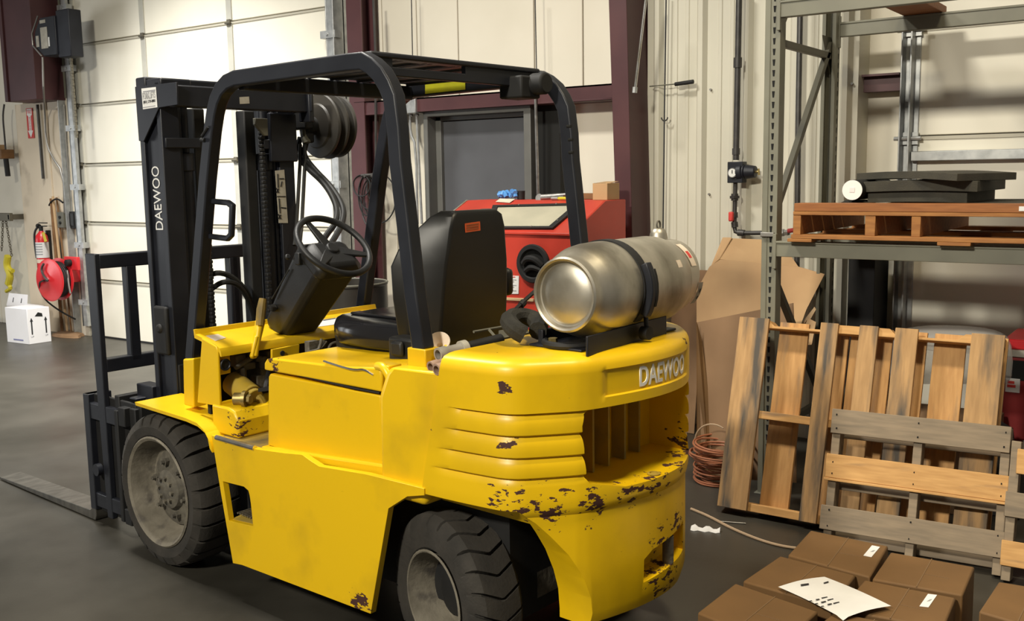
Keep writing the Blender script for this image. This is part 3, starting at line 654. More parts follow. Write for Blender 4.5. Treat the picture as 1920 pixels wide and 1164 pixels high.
for (a, b, r) in (((440, 690), (480, 665), .012), ((455, 690), (455, 722), .012), ((480, 672), (512, 676), .014), ((492, 668), (492, 690), .016)):
    vb.cyl(FKX(*a, 1.28), FKX(*b, 1.28), r, 8)
vb.build('valve_block', 'hub', truck, bevel=.006)
MB().slab([FKX(510, 655, 1.20), FKX(510, 690, 1.20), FKX(560, 684, 1.20), FKX(562, 645, 1.20)], .012).build('pedal_bracket', 'yellow', truck, bevel=.003)
pp = FKX(529, 662, 1.198); MB().cyl(pp, pp + V((-.004, 0, 0)), .011, 14).build('bracket_hole', 'dark', truck)
MB().slab([FKX(484, 728, 1.12), FKX(484, 735, 1.12), FKX(520, 730, 1.02), FKX(520, 720, 1.02)], .01).cyl(FKX(497, 730, 1.12), FKX(505, 690, 1.28), .010, 8).build('pedal', 'black_dull', truck)
pl = MB()
for (pts, r) in (([(560, 668), (590, 668), (600, 650), (603, 635)], .006), ([(575, 660), (600, 655), (612, 640)], .005), ([(615, 660), (618, 645), (635, 640), (660, 640)], .006), ([(600, 672), (640, 668), (690, 668)], .004)):
    pl.tube(smoothpath([FKX(x, y, 1.0) for x, y in pts]), r, 8)
pl.cbox(FKX(585, 650, 1.05), (.03, .05, .05)).cbox(FKX(600, 645, 1.08), (.03, .03, .03))
pl.build('fluid_line', 'hub', truck)
# ---- stickers on the cowl
def dash_sticker(px4, m, name='cowl_label'):
    n_ = V((-.2083, 0, 1)); k_ = 1.006 - 1.256*.2083 + .0015; c_ = _fl(CAM); pts = []
    for (x, y) in px4:
        d_ = _ray(x, y); d_ = V((d_.dot(FXa), d_.dot(FYa), d_.z)); pts.append(c_ + d_*((k_ - c_.dot(n_))/d_.dot(n_)))
    return MB().slab(pts, .001).build(name, m, truck)
dash_sticker([(386, 629), (404, 639), (424, 633), (409, 626)], 'creamlabel')
lb = dash_sticker([(582, 602), (584, 614), (645, 606), (636, 595)], 'paper')
dash_sticker([(606, 599.5), (606, 601.5), (630, 597.5), (629, 595.5)], 'ink'); dash_sticker([(586, 609), (586, 611), (600, 609), (600, 607)], 'ink')
# ---- hood and its lid
hp = [(.262, .648), (.275, .90), (.275, .932), (.895, .934), (.905, .92), (.93, .652)]
MB().prism([hp], fXZ, .46, .505).build('hood_panel', 'yellow', truck, bevel=.006)
MB().prism([hp], fXZ, -.505, -.46).build('hood_panel', 'yellow', truck, bevel=.006)
MB().box((.28, -.46, .62), (.91, .46, .93)).build('engine_bay', 'black_dull', truck)
MB().prism([[(.262, .946), (.258, 1.0), (.262, 1.022), (.28, 1.028), (.45, 1.012), (.86, .998), (.90, .990), (.918, .972), (.92, .946)]], fXZ, -.505, .512).build('hood_lid', 'yellow', truck, bevel=.014, seg=3)
ln = MB(); rnd = random.Random(3)
pts = [V((.80, .516, .968)), V((.70, .517, .966)), V((.60, .516, .973)), V((.50, .517, .965)), V((.36, .516, .985))]
MB().tube([V((.905, .505, .955)), V((.40, .509, .941)), V((.275, .507, .941))], .004, 8).build('lid_seal', 'black_dull', truck)
MB().tube(smoothpath([FKY(607, 677, .51), FKY(640, 688, .514), FKY(665, 694, .516), FKY(682, 692, .514), FKY(700, 703, .514)]), .004, 6).build('worn_lid_edge', 'chrome', truck)
MB().cbox((.255, .485, 1.03), (.07, .06, .02)).tube(smoothpath([V((.29, .50, 1.03)), V((.245, .512, 1.035)), V((.215, .512, 1.0)), V((.21, .51, .95))]), .016, 8).build('lid_latch', 'yellow', truck, bevel=.004)
# ---- rear quarter panel
MB().prism([[(.040, .60), (.255, .60), (.248, .95), (.215, 1.02), (.19, 1.045), (-.06, 1.052), (-.06, .99)]], fXZ, .25, .54).build('quarter_panel', 'yellow', truck, bevel=.022, seg=3)
MB().prism([[(.050, .60), (.255, .60), (.248, .95), (.19, 1.045), (-.05, 1.052)]], fXZ, -.54, -.25).build('quarter_panel', 'yellow', truck, bevel=.02)
MB().box((-.10, -.30, .62), (.30, .30, 1.0)).build('radiator_housing', 'black_dull', truck)
# ---- counterweight
base = [(.03, .555), (-.10, .548), (-.22, .535), (-.285, .525), (-.33, .500), (-.372, .450), (-.41, .403), (-.455, .343), (-.482, .265), (-.502, .19), (-.519, .1), (-.527, 0), (-.519, -.1), (-.497, -.18), (-.45, -.275), (-.40, -.355), (-.34, -.425), (-.27, -.475), (-.18, -.505), (-.08, -.525), (.03, -.535)]
P = [V((x, y, 0)) for x, y in base]
for _ in range(1):
    Q = [P[0]]
    for a, b in zip(P, P[1:]): Q += [a*.75+b*.25, a*.25+b*.75]
    Q.append(P[-1]); P = Q
seg = [0]
for a, b in zip(P, P[1:]): seg.append(seg[-1] + (b-a).length)
NC = 150; C2 = []; j = 0
for i in range(NC+1):
    s = seg[-1]*i/NC
    while j < len(P)-2 and seg[j+1] < s: j += 1
    t = (s-seg[j])/(seg[j+1]-seg[j]); C2.append(P[j].lerp(P[j+1], t))
NR = []
for i in range(NC+1):
    d = (C2[min(i+1, NC)] - C2[max(i-1, 0)]).normalized(); NR.append(V((d.y, -d.x, 0)))
if (C2[NC//2]+NR[NC//2]).length < C2[NC//2].length: NR = [-n for n in NR]
def xf(z): return .042 - (max(min(z, 1.08), .60)-.64)*.235
def clamp01(t): return max(0, min(1, t))
Z = [(.25, .05, 0), (.262, .022, 0), (.30, .010, 0), (.45, .010, 0), (.60, .011, 0), (.628, .012, 0), (.640, .003, 0), (.655, 0, 0), (.690, 0, 0), (.722, .004, 0), (.736, .005, .5), (.744, .011, 1), (.749, .013, 1), (.7515, .004, .3), (.755, .001, .2)]
for g0 in (.745, .813, .882):
    Z += [(g0+.022, .0, .1), (g0+.038, .001, .2), (g0+.050, .003, .5), (g0+.059, .007, .8), (g0+.066, .012, 1), (g0+.069, .013, 1), (g0+.0712, .004 if g0 < .85 else 0, .3), (g0+.0745, .001 if g0 < .85 else 0, .1)]
Z = [z for z in Z if z[0] < .96] + [(.965, 0, 0), (.984, 0, 0), (.988, 0, 9), (1.0, 0, 9), (1.03, 0, 9), (1.06, 0, 9), (1.066, 0, 9), (1.070, 0, 0), (1.085, .002, 0), (1.098, .008, 0), (1.108, .020, 0), (1.114, .045, 0), (1.116, .07, 0)]
rings = []
for (z, ins, gr) in Z:
    ring = []
    for i in range(NC+1):
        p = C2[i].copy(); n = NR[i]
        k = ins
        if .70 < z < .96: k = ins*clamp01((.005-p.x + (z-.74)*-.25)/.07) if p.x > -.1 else ins
        if gr == 9 and p.x < -.40: k += .007*clamp01((.275-p.y)/.012)*clamp01((p.y+.20)/.012)
        p = p - n*k
        if p.x > -.2: p.x = -.2 + (p.x+.2)*(xf(z)+.2)/.23
        p.z = z; ring.append(p)
    rings.append(ring)
cw = MB().loft(rings, closed=True).build('counterweight', 'yellow_cw', truck, smooth=0)
cutters = []
cutters.append(MB().prism([[(.345, .905), (.335, .94), (.315, .951), (-.30, .951), (-.30, .685), (.10, .685), (.19, .688), (.320, .722), (.332, .74)]], fYZ, -.70, -.27).build('cut', 'dark', truck, smooth=0))
cutters.append(MB().prism([[(.75, .655), (.50, .652), (.455, .61), (.42, .565), (.375, .50), (.335, .42), (.312, .35), (.305, .28), (.305, .10), (.75, .10)]], fYZ, -.62, .35).build('cut', 'dark', truck, smooth=0))
cutters.append(MB().prism([[(-.75, .655), (-.50, .652), (-.42, .565), (-.335, .42), (-.305, .28), (-.305, .10), (-.75, .10)]], fYZ, -.29, .35).build('cut', 'dark', truck, smooth=0))
cutters.append(MB().box((-.325, -.27, .10), (.35, .60, .60)).build('cut', 'dark', truck, smooth=0))
cutters.append(MB().prism([[(.095, .422), (.05, .445), (-.19, .470), (-.19, .365), (.098, .345)]], fYZ, -.70, -.44).build('cut', 'dark', truck, smooth=0))
bpy.context.view_layer.update()
boolean(cw, cutters)
fin = []
for k, (px, py) in enumerate(((1113, 884), (1142, 872), (1172, 859), (1199, 846))):
    f0 = FKZ(px, py, .69)
    MB().box((f0.x, f0.y-.005, .688), (-.272, f0.y+.005, .948)).build('radiator_fin', 'yellow_in', truck)
MB().cyl((-.492, -.075, .35), (-.492, -.075, .45), .019, 16).build('tow_pin', 'hub', truck)
p = FKZ(1226, 888, .687); MB().lathe([(.022, 0), (.022, .003), (.014, .004), (.014, -.002)], Matrix.Translation(p), 20).build('drain_collar', 'yellow_in', truck)
# lettering on the rear follows the curved face
zc = 1.0
ringi = [C2[i] for i in range(NC+1)]
def on_rear(yy, zz, lift):
    for i in range(len(ringi)-1):
        a, b = ringi[i], ringi[i+1]
        if a.x < -.2 and a.y >= yy >= b.y:
            t = (a.y-yy)/(a.y-b.y+1e-9); q = a.lerp(b, t); return V((q.x - lift, yy, zz))
    return V((-.5, yy, zz))
yl0, yl1 = .122, -.160
text_mesh('DAEWOO', 1, 1, None, 'maker_lettering', 'white', truck, fn=lambda p: on_rear(yl0 + (yl1-yl0)*p.x, .995 + .066*p.y, (.0022 if p.z > 0 else -.0005) - .007), fat=.018)
# ---- overhead guard
outer = [FKY(346, 672, .48), FKY(359, 500, .48), FKY(372, 330, .48), FKY(381, 240, .48), FKY(386, 205, .48), FKY(392, 180, .48), FKY(402, 157, .48), FKY(417, 140, .48), FKY(435, 131.5, .48), FKY(540, 115.5, .48), FKY(649, 99.5, .48),
         FKY(677, 96.5, .48), FKY(696, 107.5, .48), FKY(714, 125, .48), FKY(728, 149, .48), FKY(739, 176, .48), FKY(747, 239, .48), FKY(751, 300, .48), FKY(765, 420, .48), FKY(780, 555, .48), FKY(795, 655, .48)]
outer = [V((p.x, 0, p.z)) for p in outer]
op = [V((p.x, .455, p.z)) for p in outer]
for s in (1, -1):
    MB().ribbon([V((p.x, .455*s, p.z)) for p in outer], .058, .05, (0, 1, 0), side=-1).build('guard_frame', 'black', truck, bevel=.006)
MB().prism([[(1.448, .93), (1.523, .92), (1.535, .72), (1.462, .72)]], fXZ, .425, .487).build('guard_foot', 'yellow', truck, bevel=.006)
MB().prism([[(1.448, .93), (1.523, .92), (1.535, .72), (1.462, .72)]], fXZ, -.487, -.425).build('guard_foot', 'yellow', truck, bevel=.006)
MB().prism([[(1.53, .88), (1.575, .88), (1.60, .85), (1.61, .70), (1.52, .70)], [(1.555, .80), (1.575, .80), (1.585, .74), (1.56, .74)]], fXZ, .43, .442).build('mast_bracket', 'yellow', truck)
MB().box((.075, .415, 1.04), (.160, .485, 1.105)).slab([V((.075, .40, 1.11)), V((.075, .40, 1.03)), V((.02, .37, 1.03)), V((.02, .37, 1.10))], .012).build('guard_foot', 'yellow', truck, bevel=.004)
MB().box((.06, -.485, 1.04), (.150, -.415, 1.14)).build('guard_foot', 'yellow', truck, bevel=.004)
# rear header: lip, slot, lower bar; front header; roof slats
MB().box((.335, -.44, 2.055), (.400, .44, 2.074)).build('rear_header', 'black', truck, bevel=.006)
MB().box((.345, -.44, FKX(800, 148, .345).z), (.365, .44, FKX(800, 131, .345).z)).build('rear_header', 'black', truck, bevel=.004)
for y0, y1 in ((.34, .44), (-.44, -.02)):
    MB().box((.345, y0, FKX(800, 133, .345).z), (.365, y1, 2.06)).build('header_web', 'black', truck)
MB().box((1.06, -.44, 1.995), (1.10, .44, 2.055)).build('front_header', 'black', truck, bevel=.006)
for k in range(6):
    y = -.355 + k*.142
    MB().prism([[(y-.062, 2.070), (y+.062, 2.070), (y+.062, 2.054), (y+.054, 2.054), (y+.050, 2.062), (y-.050, 2.062), (y-.054, 2.054), (y-.062, 2.054)]], fYZ, .37, 1.07).build('roof_slat', 'black', truck)
MB().slab([FKY(797, 157, -.428), FKY(797, 176, -.428), FKY(872, 168, -.428), FKY(872, 152, -.428)], .001).build('warning_label', 'yellowlabel', truck)
MB().ribbon([FKY(x, y, .44) for x, y in ((396, 377), (428, 380), (436, 386), (434, 440), (427, 447), (394, 443))], .022, .022, (0, 1, 0)).build('grab_handle', 'black', truck, bevel=.006)
MB().tube([FKY(390, 238, .482), FKY(385, 246, .482), FKY(379, 255, .482)], .006, 8).cyl(FKY(377, 262, .484), FKY(384, 263, .484), .008, 8).build('hook', 'black_dull', truck)
# rear work lamp
lc = FKX(1010, 157, .27)
MB().box((.285, lc.y-.03, lc.z-.055), (.40, lc.y+.085, lc.z+.03)).cyl((.30, lc.y, lc.z), (.235, lc.y-.005, lc.z), .042, 24).build('work_lamp', 'black_dull', truck, bevel=.008)
MB().cyl((.236, lc.y-.005, lc.z), (.232, lc.y-.005, lc.z), .034, 24).build('lamp_lens', 'dark', truck)
gp = MB()
for i, (px, py) in enumerate(((1063, 237), (1066, 262), (1067, 286))):
    q = FKX(px, py, .155); gp.cyl(q + V((0, .0, 0)), q + V((-.02, 0, 0)), .006, 8)
gp.build('frame_hole', 'dark', truck)
br = FKX(708, 362, 1.38); MB().cyl(br+V((.0, .0, 0)), br + V((-.03, 0, 0)), .018, 12).build('guard_bolt', 'bolt', truck)
# ---- mast
def rail(sy, y_out, y_in, x0, x1, z0, z1, name):
    mm = MB(); th = .036
    mm.box((x1-th, y_in, z0), (x1, y_out, z1)).box((x0, y_in, z0), (x0+th, y_out, z1)).box((x0+th, y_out-sy*.030, z0), (x1-th, y_out-sy*.014, z1))
    return mm.build(name, 'black', truck, bevel=.004)
MX0, MX1, MW = 1.815, 2.002, .350
gus = [(256, 162.5), (332, 154), (334, 196.5), (299.5, 202), (271, 265), (265.5, 264)]
gz = [FKY(x, y, MW+.004) for x, y in gus]; gz[0].x = MX1; gz[5].x = MX1-.004
for s in (1, -1):
    rail(s, s*MW, s*(MW-.088), MX0, MX1, .07, 2.085, 'outer_mast_rail')
    rail(s, s*(MW-.092), s*(MW-.110), MX0+.02, MX1-.015, .12, 2.060, 'inner_mast_rail')
    MB().cyl((1.87, s*.215, .25), (1.87, s*.215, 1.76), .036, 20).cyl((1.87, s*.215, 1.70), (1.87, s*.215, 1.78), .043, 20).cyl((1.87, s*.215, 1.78), (1.87, s*.215, 2.03), .025, 16).cyl((1.87, s*.215, .98), (1.87, s*.215, 1.04), .043, 20).build('lift_cylinder', 'black', truck, bevel=.003)
    MB().box((1.80, s*.17, 1.80), (1.83, s*.342, 1.845)).build('cylinder_clamp', 'black', truck, bevel=.004)
    MB().box((1.86, s*.105, .20), (1.93, s*.165, 1.98)).build('mast_channel', 'black_dull', truck, bevel=.006)
    MB().prism([[(p.x, p.z) for p in gz]], fXZ, s*MW, s*(MW+.008)).build('rail_gusset', 'black', truck, bevel=.002)
MB().box((1.92, -.36, 2.045), (2.002, .355, 2.112)).box((1.80, .20, 2.06), (1.93, .35, 2.10)).box((1.80, -.35, 2.06), (1.93, -.20, 2.10)).build('mast_top_tie', 'black', truck, bevel=.008)
MB().box((1.690, -.36, 1.970), (1.745, .35, 2.062)).box((1.675, -.375, 1.925), (1.76, -.345, 2.075)).build('mast_cross_tie', 'black', truck, bevel=.006)
MB().box((1.81, -.34, .12), (1.85, .34, .26)).box((1.81, -.34, .70), (1.84, .34, .84)).build('mast_lower_tie', 'black_dull', truck, bevel=.005)
on_side = FKY
yS = MW + .0095
st = MB().slab([on_side(265, 166, yS), on_side(268, 205, yS), on_side(295, 201, yS), on_side(292, 163, yS)], .001).build('dealer_sticker', 'white', truck)
def stick_frame(px, py): return frame(on_side(px, py, yS+.0006), on_side(294, 184, yS)-on_side(268, 188, yS), on_side(267, 170, yS)-on_side(269, 204, yS))
text_mesh('FORKLIFTS', .104, .030, stick_frame(268, 187), 'sticker_text', 'greyink', st, fat=.01)
text_mesh('(801) 270-8881', .100, .016, stick_frame(269, 196), 'sticker_text', 'ink', st, fat=.01)
for (y0, hh) in ((171, 3), (201, 2)):
    MB().slab([on_side(268, y0, yS+.0006), on_side(268, y0+hh-.5, yS+.0006), on_side(291, y0+hh-4, yS+.0006), on_side(291, y0-3.5, yS+.0006)], .0005).build('sticker_line', 'greyink', st)
yL = MW - .0128
ta, tb_ = FKY(309, 431, yL), FKY(300, 311, yL)
text_mesh('DAEWOO', (tb_-ta).length, .062, frame(V((ta.x+.012, yL, ta.z)), tb_-ta, V((1, 0, 0))), 'maker_lettering', 'white', truck)
q = FKY(305, 615, MW+.005)
MB().box((q.x-.055, MW-.005, q.z-.12), (q.x+.05, MW+.02, q.z+.10)).cyl((q.x, MW+.01, q.z), (q.x, MW+.03, q.z), .022, 16).build('tilt_anchor', 'black_dull', truck, bevel=.02)
xP = MX0 - .003
dp = MB().slab([FKX(516, 320, xP), FKX(523, 418, xP), FKX(540, 418, xP), FKX(533, 318, xP)], .002).build('load_plate', 'greylabel', truck)
for (a_, b_, c_, d_) in (((520, 326), (521, 352), (523, 352), (522, 326)), ((522.5, 372), (524.5, 400), (526.5, 400), (524.5, 372)), ((518, 367.5), (518, 369), (536, 369), (536, 367.5)), ((524, 334), (524, 336), (533, 336), (533, 334)), ((527, 388), (527, 390), (537, 391), (537, 389)), ((528, 340), (526, 350), (528, 350), (530, 340)), ((517, 353), (522, 362), (524, 361), (519, 352)), ((522, 353), (517, 361), (519, 362), (524, 354)), ((521, 402), (526, 411), (528, 410), (523, 401)), ((526, 402), (521, 410), (523, 411), (528, 403))):
    MB().slab([FKX(*p, xP-.0026) for p in (a_, b_, c_, d_)], .0008).build('plate_pictogram', 'ink', dp)
MB().box((1.79, -.355, 1.74), (1.815, -.20, 1.97)).build('mast_side_plate', 'black', truck, bevel=.006)
xQ = 1.688
MB().slab([FKX(449, 182, xQ), FKX(450, 195, xQ), FKX(468, 194, xQ), FKX(467, 181, xQ)], .001).build('mast_label', 'greylabel', truck)
def links(a, b, n, r, name):
    mm = MB()
    for i in range(n):
        p0 = V(a).lerp(V(b), i/n); p1 = V(a).lerp(V(b), (i+.8)/n)
        mm.cbox((p0+p1)/2, (.018 if i % 2 else .026, .022, (p1-p0).length))
    return tag(mm.build(name, 'black_dull', truck, bevel=.003), kind='stuff')
links((1.815, -.165, 1.90), (1.815, -.165, .75), 60, .01, 'lift_chain'); links((1.815, .15, 1.66), (1.815, .15, .75), 50, .01, 'lift_chain')
MB().prism([[(-.10, 1.94), (-.17, 1.94), (-.17, 1.86), (-.15, 1.86), (-.10, 1.91)]], fYZ, 1.765, 1.785).build('chain_anchor', 'rackdark', truck, bevel=.003)
# hose reel on the mast, its hoses
rc = FKY(591, 236, -.50)
Tr = Matrix.Translation(rc) @ Matrix.Rotation(R(90), 4, 'X')
MB().lathe([(.02, -.015), (.06, -.012), (.105, 0), (.112, .01), (.155, .02), (.160, .028), (.157, .036), (.125, .045), (.125, .065), (.16, .075), (.163, .083), (.158, .09), (.125, .098), (.125, .12), (.150, .13), (.155, .14), (.05, .145), (0, .145)], Tr, 48).build('mast_hose_reel', 'drum', truck)
MB().cyl(rc + V((0, .07, -.0)), rc + V((0, .0, 0)), .045, 20).cbox(rc + V((.02, .07, .03)), (.14, .05, .10)).cbox(rc+V((.0, .05, -.05)), (.05, .05, .07)).build('reel_swivel', 'black_dull', truck, bevel=.01)
MB().cyl(FKY(571, 243, -.43), FKY(573, 258, -.43), .014, 8).cyl(FKY(572, 258, -.43), FKY(575, 268, -.43), .02, 6).build('hose_fitting', 'rackdark', truck)
h1 = [(563, 258, -.44), (556, 285, -.44), (572, 312, -.42), (610, 345, -.35), (632, 385, -.25), (632, 415, -.16), (612, 440, -.08), (600, 460, 0)]
h2 = [(574, 268, -.44), (568, 290, -.44), (590, 318, -.42), (622, 350, -.36), (646, 390, -.27), (642, 420, -.18), (628, 445, -.08), (615, 465, 0)]
for hh in (h1, h2): MB().tube(smoothpath([FKY(*p) for p in hh], 3), .0135, 10).build('hydraulic_hose', 'hose', truck)
for (a, b) in (((563, 300), (556, 420)), ((572, 300), (566, 420))):
    MB().tube([FKY(a[0], a[1]-30, -.42), FKY(*a, -.42), FKY(*b, -.30), FKY(b[0]-4, b[1]+40, -.25)], .009, 8).build('hydraulic_hose', 'hose', truck)
# ---- carriage, backrest, forks
MB().box((2.02, -.42, .56), (2.10, .42, .64)).box((2.02, -.42, .18), (2.10, .42, .27)).box((2.04, -.44, .10), (2.09, .44, .62)).build('carriage_plate', 'black_dull', truck, bevel=.004)
MB().box((2.10, -.46, .055), (2.16, .46, .13)).box((2.10, -.46, .53), (2.16, .46, .62)).box((2.17, -.46, .06), (2.20, .46, .60)).box((2.20, -.43, .05), (2.24, .43, .66)).build('fork_bar', 'black_dull', truck, bevel=.004)
MB().box((2.06, .408, .05), (2.47, .425, .64)).build('carriage_cheek', 'black_dull', truck, bevel=.004)
MB().box((2.00, .30, .60), (2.14, .37, .72)).cyl((2.07, .30, .68), (2.07, -.34, .68), .034, 18).box((2.06, -.40, .655), (2.12, .42, .665)).build('side_shift_cylinder', 'black', truck, bevel=.006)
BX0, BX1 = 2.295, 2.365
def on_b(px, py): return FKX(px, py, BX0)
def bk(y0, y1, z0, z1, name='backrest_bar', x0=BX0, x1=BX1-.02): return MB().box((x0, y0, z0), (x1, y1, z1)).build(name, 'black', truck, bevel=.006)
tl = on_b(190, 485); bl = on_b(214, 965)
MB().prism([[(BX1+.022, 1.325), (BX0, 1.325), (BX0, .045), (BX1-.02, .045)]], fXZ, .425, .452).build('backrest_upright', 'black', truck, bevel=.004)
MB().prism([[(BX1+.022, 1.325), (BX0, 1.325), (BX0, .045), (BX1-.02, .045)]], fXZ, -.452, -.425).build('backrest_upright', 'black', truck, bevel=.004)
bk(-.43, .43, 1.255, 1.322); z0 = on_b(205, 684).z; bk(-.43, .43, z0-.035, z0+.030)
for px in (250, 447): y = on_b(px, 560).y; bk(y-.026, y+.026, z0, 1.26)
y = -.30; bk(y-.026, y+.026, z0, 1.26)
for yy in (.395, -.275):
    f = MB().prism([[(2.50, .64), (2.455, .64), (2.455, .03), (2.47, .005), (3.56, .005), (3.58, .012), (3.58, .018), (2.52, .048), (2.50, .06)]], fXZ, yy-.06, yy+.06)
    f.build('fork', 'wornsteel', truck, bevel=.003)
    MB().prism([[(2.503, .64), (2.45, .64), (2.45, .06), (2.503, .06)]], fXZ, yy-.0605, yy+.0605).box((2.18, yy-.055, .52), (2.46, yy+.055, .60)).box((2.18, yy-.055, .08), (2.46, yy+.055, .15)).build('fork_shank', 'black', truck, bevel=.004)
q = FKY(185, 880, .46); MB().cyl((q.x, .45, q.z), (q.x, .475, q.z), .03, 12).build('shank_pin', 'black', truck)
for pts in ([(2.0, .10), (1.95, 1.02), (1.86, 1.14), (1.80, 1.06), (1.78, .7)], ):
    pass
MB().tube(smoothpath([FKY(388, 520, .10), FKY(408, 509, .08), FKY(440, 520, .0), FKY(468, 552, -.08), FKY(476, 600, -.12)]), .013, 8).tube(smoothpath([FKY(392, 545, .10), FKY(420, 525, .08), FKY(452, 535, -.02), FKY(474, 580, -.10), FKY(478, 610, -.12)]), .013, 8).build('hydraulic_hose', 'hose', truck)
# ---- wheels
def tyre(Rm, w, rim, lugs, kind, name, where, yaw=0, face=1):
    prof = [(-w*.5+.012, rim), (-w*.5, rim+.012), (-w*.5-.004, (rim+Rm)/2), (-w*.5+.002, Rm-.035), (-w*.5+.012, Rm-.014), (-w*.36, Rm-.003), (-w*.18, Rm), (-w*.02, Rm), (w*.02, Rm), (w*.18, Rm), (w*.36, Rm-.003), (w*.5-.012, Rm-.014), (w*.5-.002, Rm-.035), (w*.5+.004, (rim+Rm)/2), (w*.5, rim+.012), (w*.5-.012, rim)]
    mm = MB(); rings = []
    st = 2*math.pi/lugs; gw = .16 if kind == 'bar' else .13
    offs = [0, .015, gw, gw+.015]; 
    for (y, r) in prof:
        ring = []
        tread = r > Rm-.03; sh = r > Rm-.04
        for k in range(lugs):
            for fr, low in ((0, 0), (.03, 1), (gw, 1), (gw+.03, 0), ((1+gw)/2, 0)):
                if kind == 'bar': tw = .25*y/w
                else: tw = -1.15*abs(y)/w + (.5 if y > 0 else 0)*0
                a = st*(k + fr + tw); rr = r - (.020 if (low and tread) else (.008 if low and sh else 0))
                ring.append(V((rr*math.cos(a), y, rr*math.sin(a))))
        rings.append(ring)
    mm.loft(rings, closed=True, caps=False)
    o = mm.build(name, 'rubber', truck, smooth=28)
    o.location = where; o.rotation_euler = (0, 0, yaw)
    return o
Ty = lambda s: Matrix.Rotation(R(-90*s), 4, 'X')       # lathe axis onto +y (s=1) or -y
for s in (1, -1):
    t = tyre(.335, .215, .236, 26, 'bar', 'drive_tyre', (1.672, s*.452, .333))
    T = Ty(s)
    MB().lathe([(.236, .098), (.243, .108), (.236, .114), (.224, .106), (.216, .085), (.206, .055), (.200, .035), (.196, .018), (.190, .008), (.150, .0), (.10, .002), (.085, .012), (.070, .02), (.0, .022)], T, 56, caps=False).build('wheel_rim', 'rim', t)
    MB().lathe([(.172, .0), (.165, .020), (.13, .028), (.095, .032), (.085, .056), (.06, .066), (0, .068)], T, 24).build('wheel_hub', 'hub', t)
    for k in range(6):
        a = R(60*k+14); c = V((.118*math.cos(a), 0, .118*math.sin(a)))
        MB().cyl(c + V((0, s*.02, 0)), c + V((0, s*.048, 0)), .017, 6).cyl(c + V((0, s*.04, 0)), c + V((0, s*.064, 0)), .009, 8).build('wheel_nut', 'hub', t)
    for k in range(8):
        a = R(45*k+5); c = V((.052*math.cos(a), 0, .052*math.sin(a)))
        MB().cyl(c + V((0, s*.06, 0)), c + V((0, s*.078, 0)), .010, 6).build('hub_bolt', 'rim', t)
    t = tyre(.283, .178, .160, 24, 'chev', 'steer_tyre', (.018, .428 if s > 0 else -.36, .281), R(-13))
    MB().lathe([(.160, .084), (.166, .092), (.160, .096), (.156, .094), (.148, .07), (.137, .03), (.128, -.02), (.090, -.035), (.060, -.03), (.052, -.01), (.0, -.008)], T, 40, caps=False).build('wheel_rim', 'rim', t)
    MB().lathe([(.078, -.034), (.076, .012), (.055, .020), (0, .022)], T, 20).build('wheel_hub', 'black_dull', t)
# ---- steering column, wheel, levers
ca, cb = V((1.315, .085, 1.005)), V((1.035, .085, 1.335)); cd = (cb-ca).normalized(); cs = V((0, 1, 0)); cn = cs.cross(cd)
def colring(t, wy, d0, d1, ch=.022):
    c = ca.lerp(cb, t); r = []
    for (a, b) in ((-wy+ch, d0), (wy-ch, d0), (wy, d0+ch), (wy, d1-ch), (wy-ch, d1), (-wy+ch, d1), (-wy, d1-ch), (-wy, d0+ch)): r.append(c + cs*a + cn*b)
    return r
MB().loft([colring(-.03, .080, -.045, .085), colring(.04, .094, -.055, .09), colring(.3, .100, -.065, .095), colring(.85, .108, -.085, .10), colring(.97, .108, -.085, .10), colring(1.0, .098, -.08, .09)]).build('steering_column', 'plastic', truck, bevel=.008)
MB().loft([colring(.93, .114, -.10, .07), colring(1.03, .114, -.10, .07), colring(1.10, .08, -.08, .05)]).build('column_cover', 'plastic', truck, bevel=.012)
q = FKY(560, 485, .20); MB().cbox(q, (.03, .02, .05)).cyl(FKY(538, 483, .20), FKY(541, 480, .20), .012, 10).build('column_switch', 'plastic', truck, bevel=.004)
MB().cyl(FKY(512, 577, .185), FKY(512, 577, .20), .016, 16).build('ignition_switch', 'plastic', truck)
MB().tube([FKY(510, 560, .196), FKY(542, 505, .198)], .003, 6).build('column_seam', 'dark', truck)
sw = V((1.005, .085, 1.385)); tilt = R(43)
u = V((math.cos(tilt), 0, math.sin(tilt))); wv = V((0, 1, 0)); nn = u.cross(wv); nn = nn if nn.z > 0 else -nn
rw = .160
MB().tube([sw + (u*math.cos(2*math.pi*k/64) + wv*math.sin(2*math.pi*k/64))*rw for k in range(64)], .0135, 12, True).build('steering_wheel', 'plastic', truck)
sp = MB()
for a in (90-18, 210-5, 330-8):
    d = u*math.sin(R(a)) + wv*math.cos(R(a)); e = nn
    Tq = frame(sw - nn*.03, d, nn.cross(d))
    sp.add([Tq @ V(p) for p in ((.0, -.026, -.006), (.16, -.011, .024), (.16, .011, .024), (0, .026, -.006), (0, -.026, .012), (.16, -.011, .034), (.16, .011, .034), (0, .026, .012))], [(0,3,2,1),(4,5,6,7),(0,1,5,4),(1,2,6,5),(2,3,7,6),(3,0,4,7)])
sp.cyl(sw - nn*.06, sw - nn*.005, .04, 24, .026)
sp.build('wheel_spoke', 'plastic', truck, bevel=.004)
lv = MB().tube([FKX(478, 668, 1.22), FKX(486, 612, 1.235)], [.013, .016], 8).tube([FKX(472, 670, 1.222), FKX(481, 630, 1.225)], .011, 6)
lv.slab([FKX(474, 672, 1.215), FKX(482, 672, 1.215), FKX(499, 600, 1.23), FKX(484, 600, 1.23)], .022).build('parking_brake_lever', 'yellow', truck, bevel=.004)
MB().tube([FKX(487, 610, 1.235), FKX(490, 580, 1.24), FKX(493, 560, 1.245)], [.018, .020, .016], 10).build('lever_grip', 'yellow_dirty', truck)
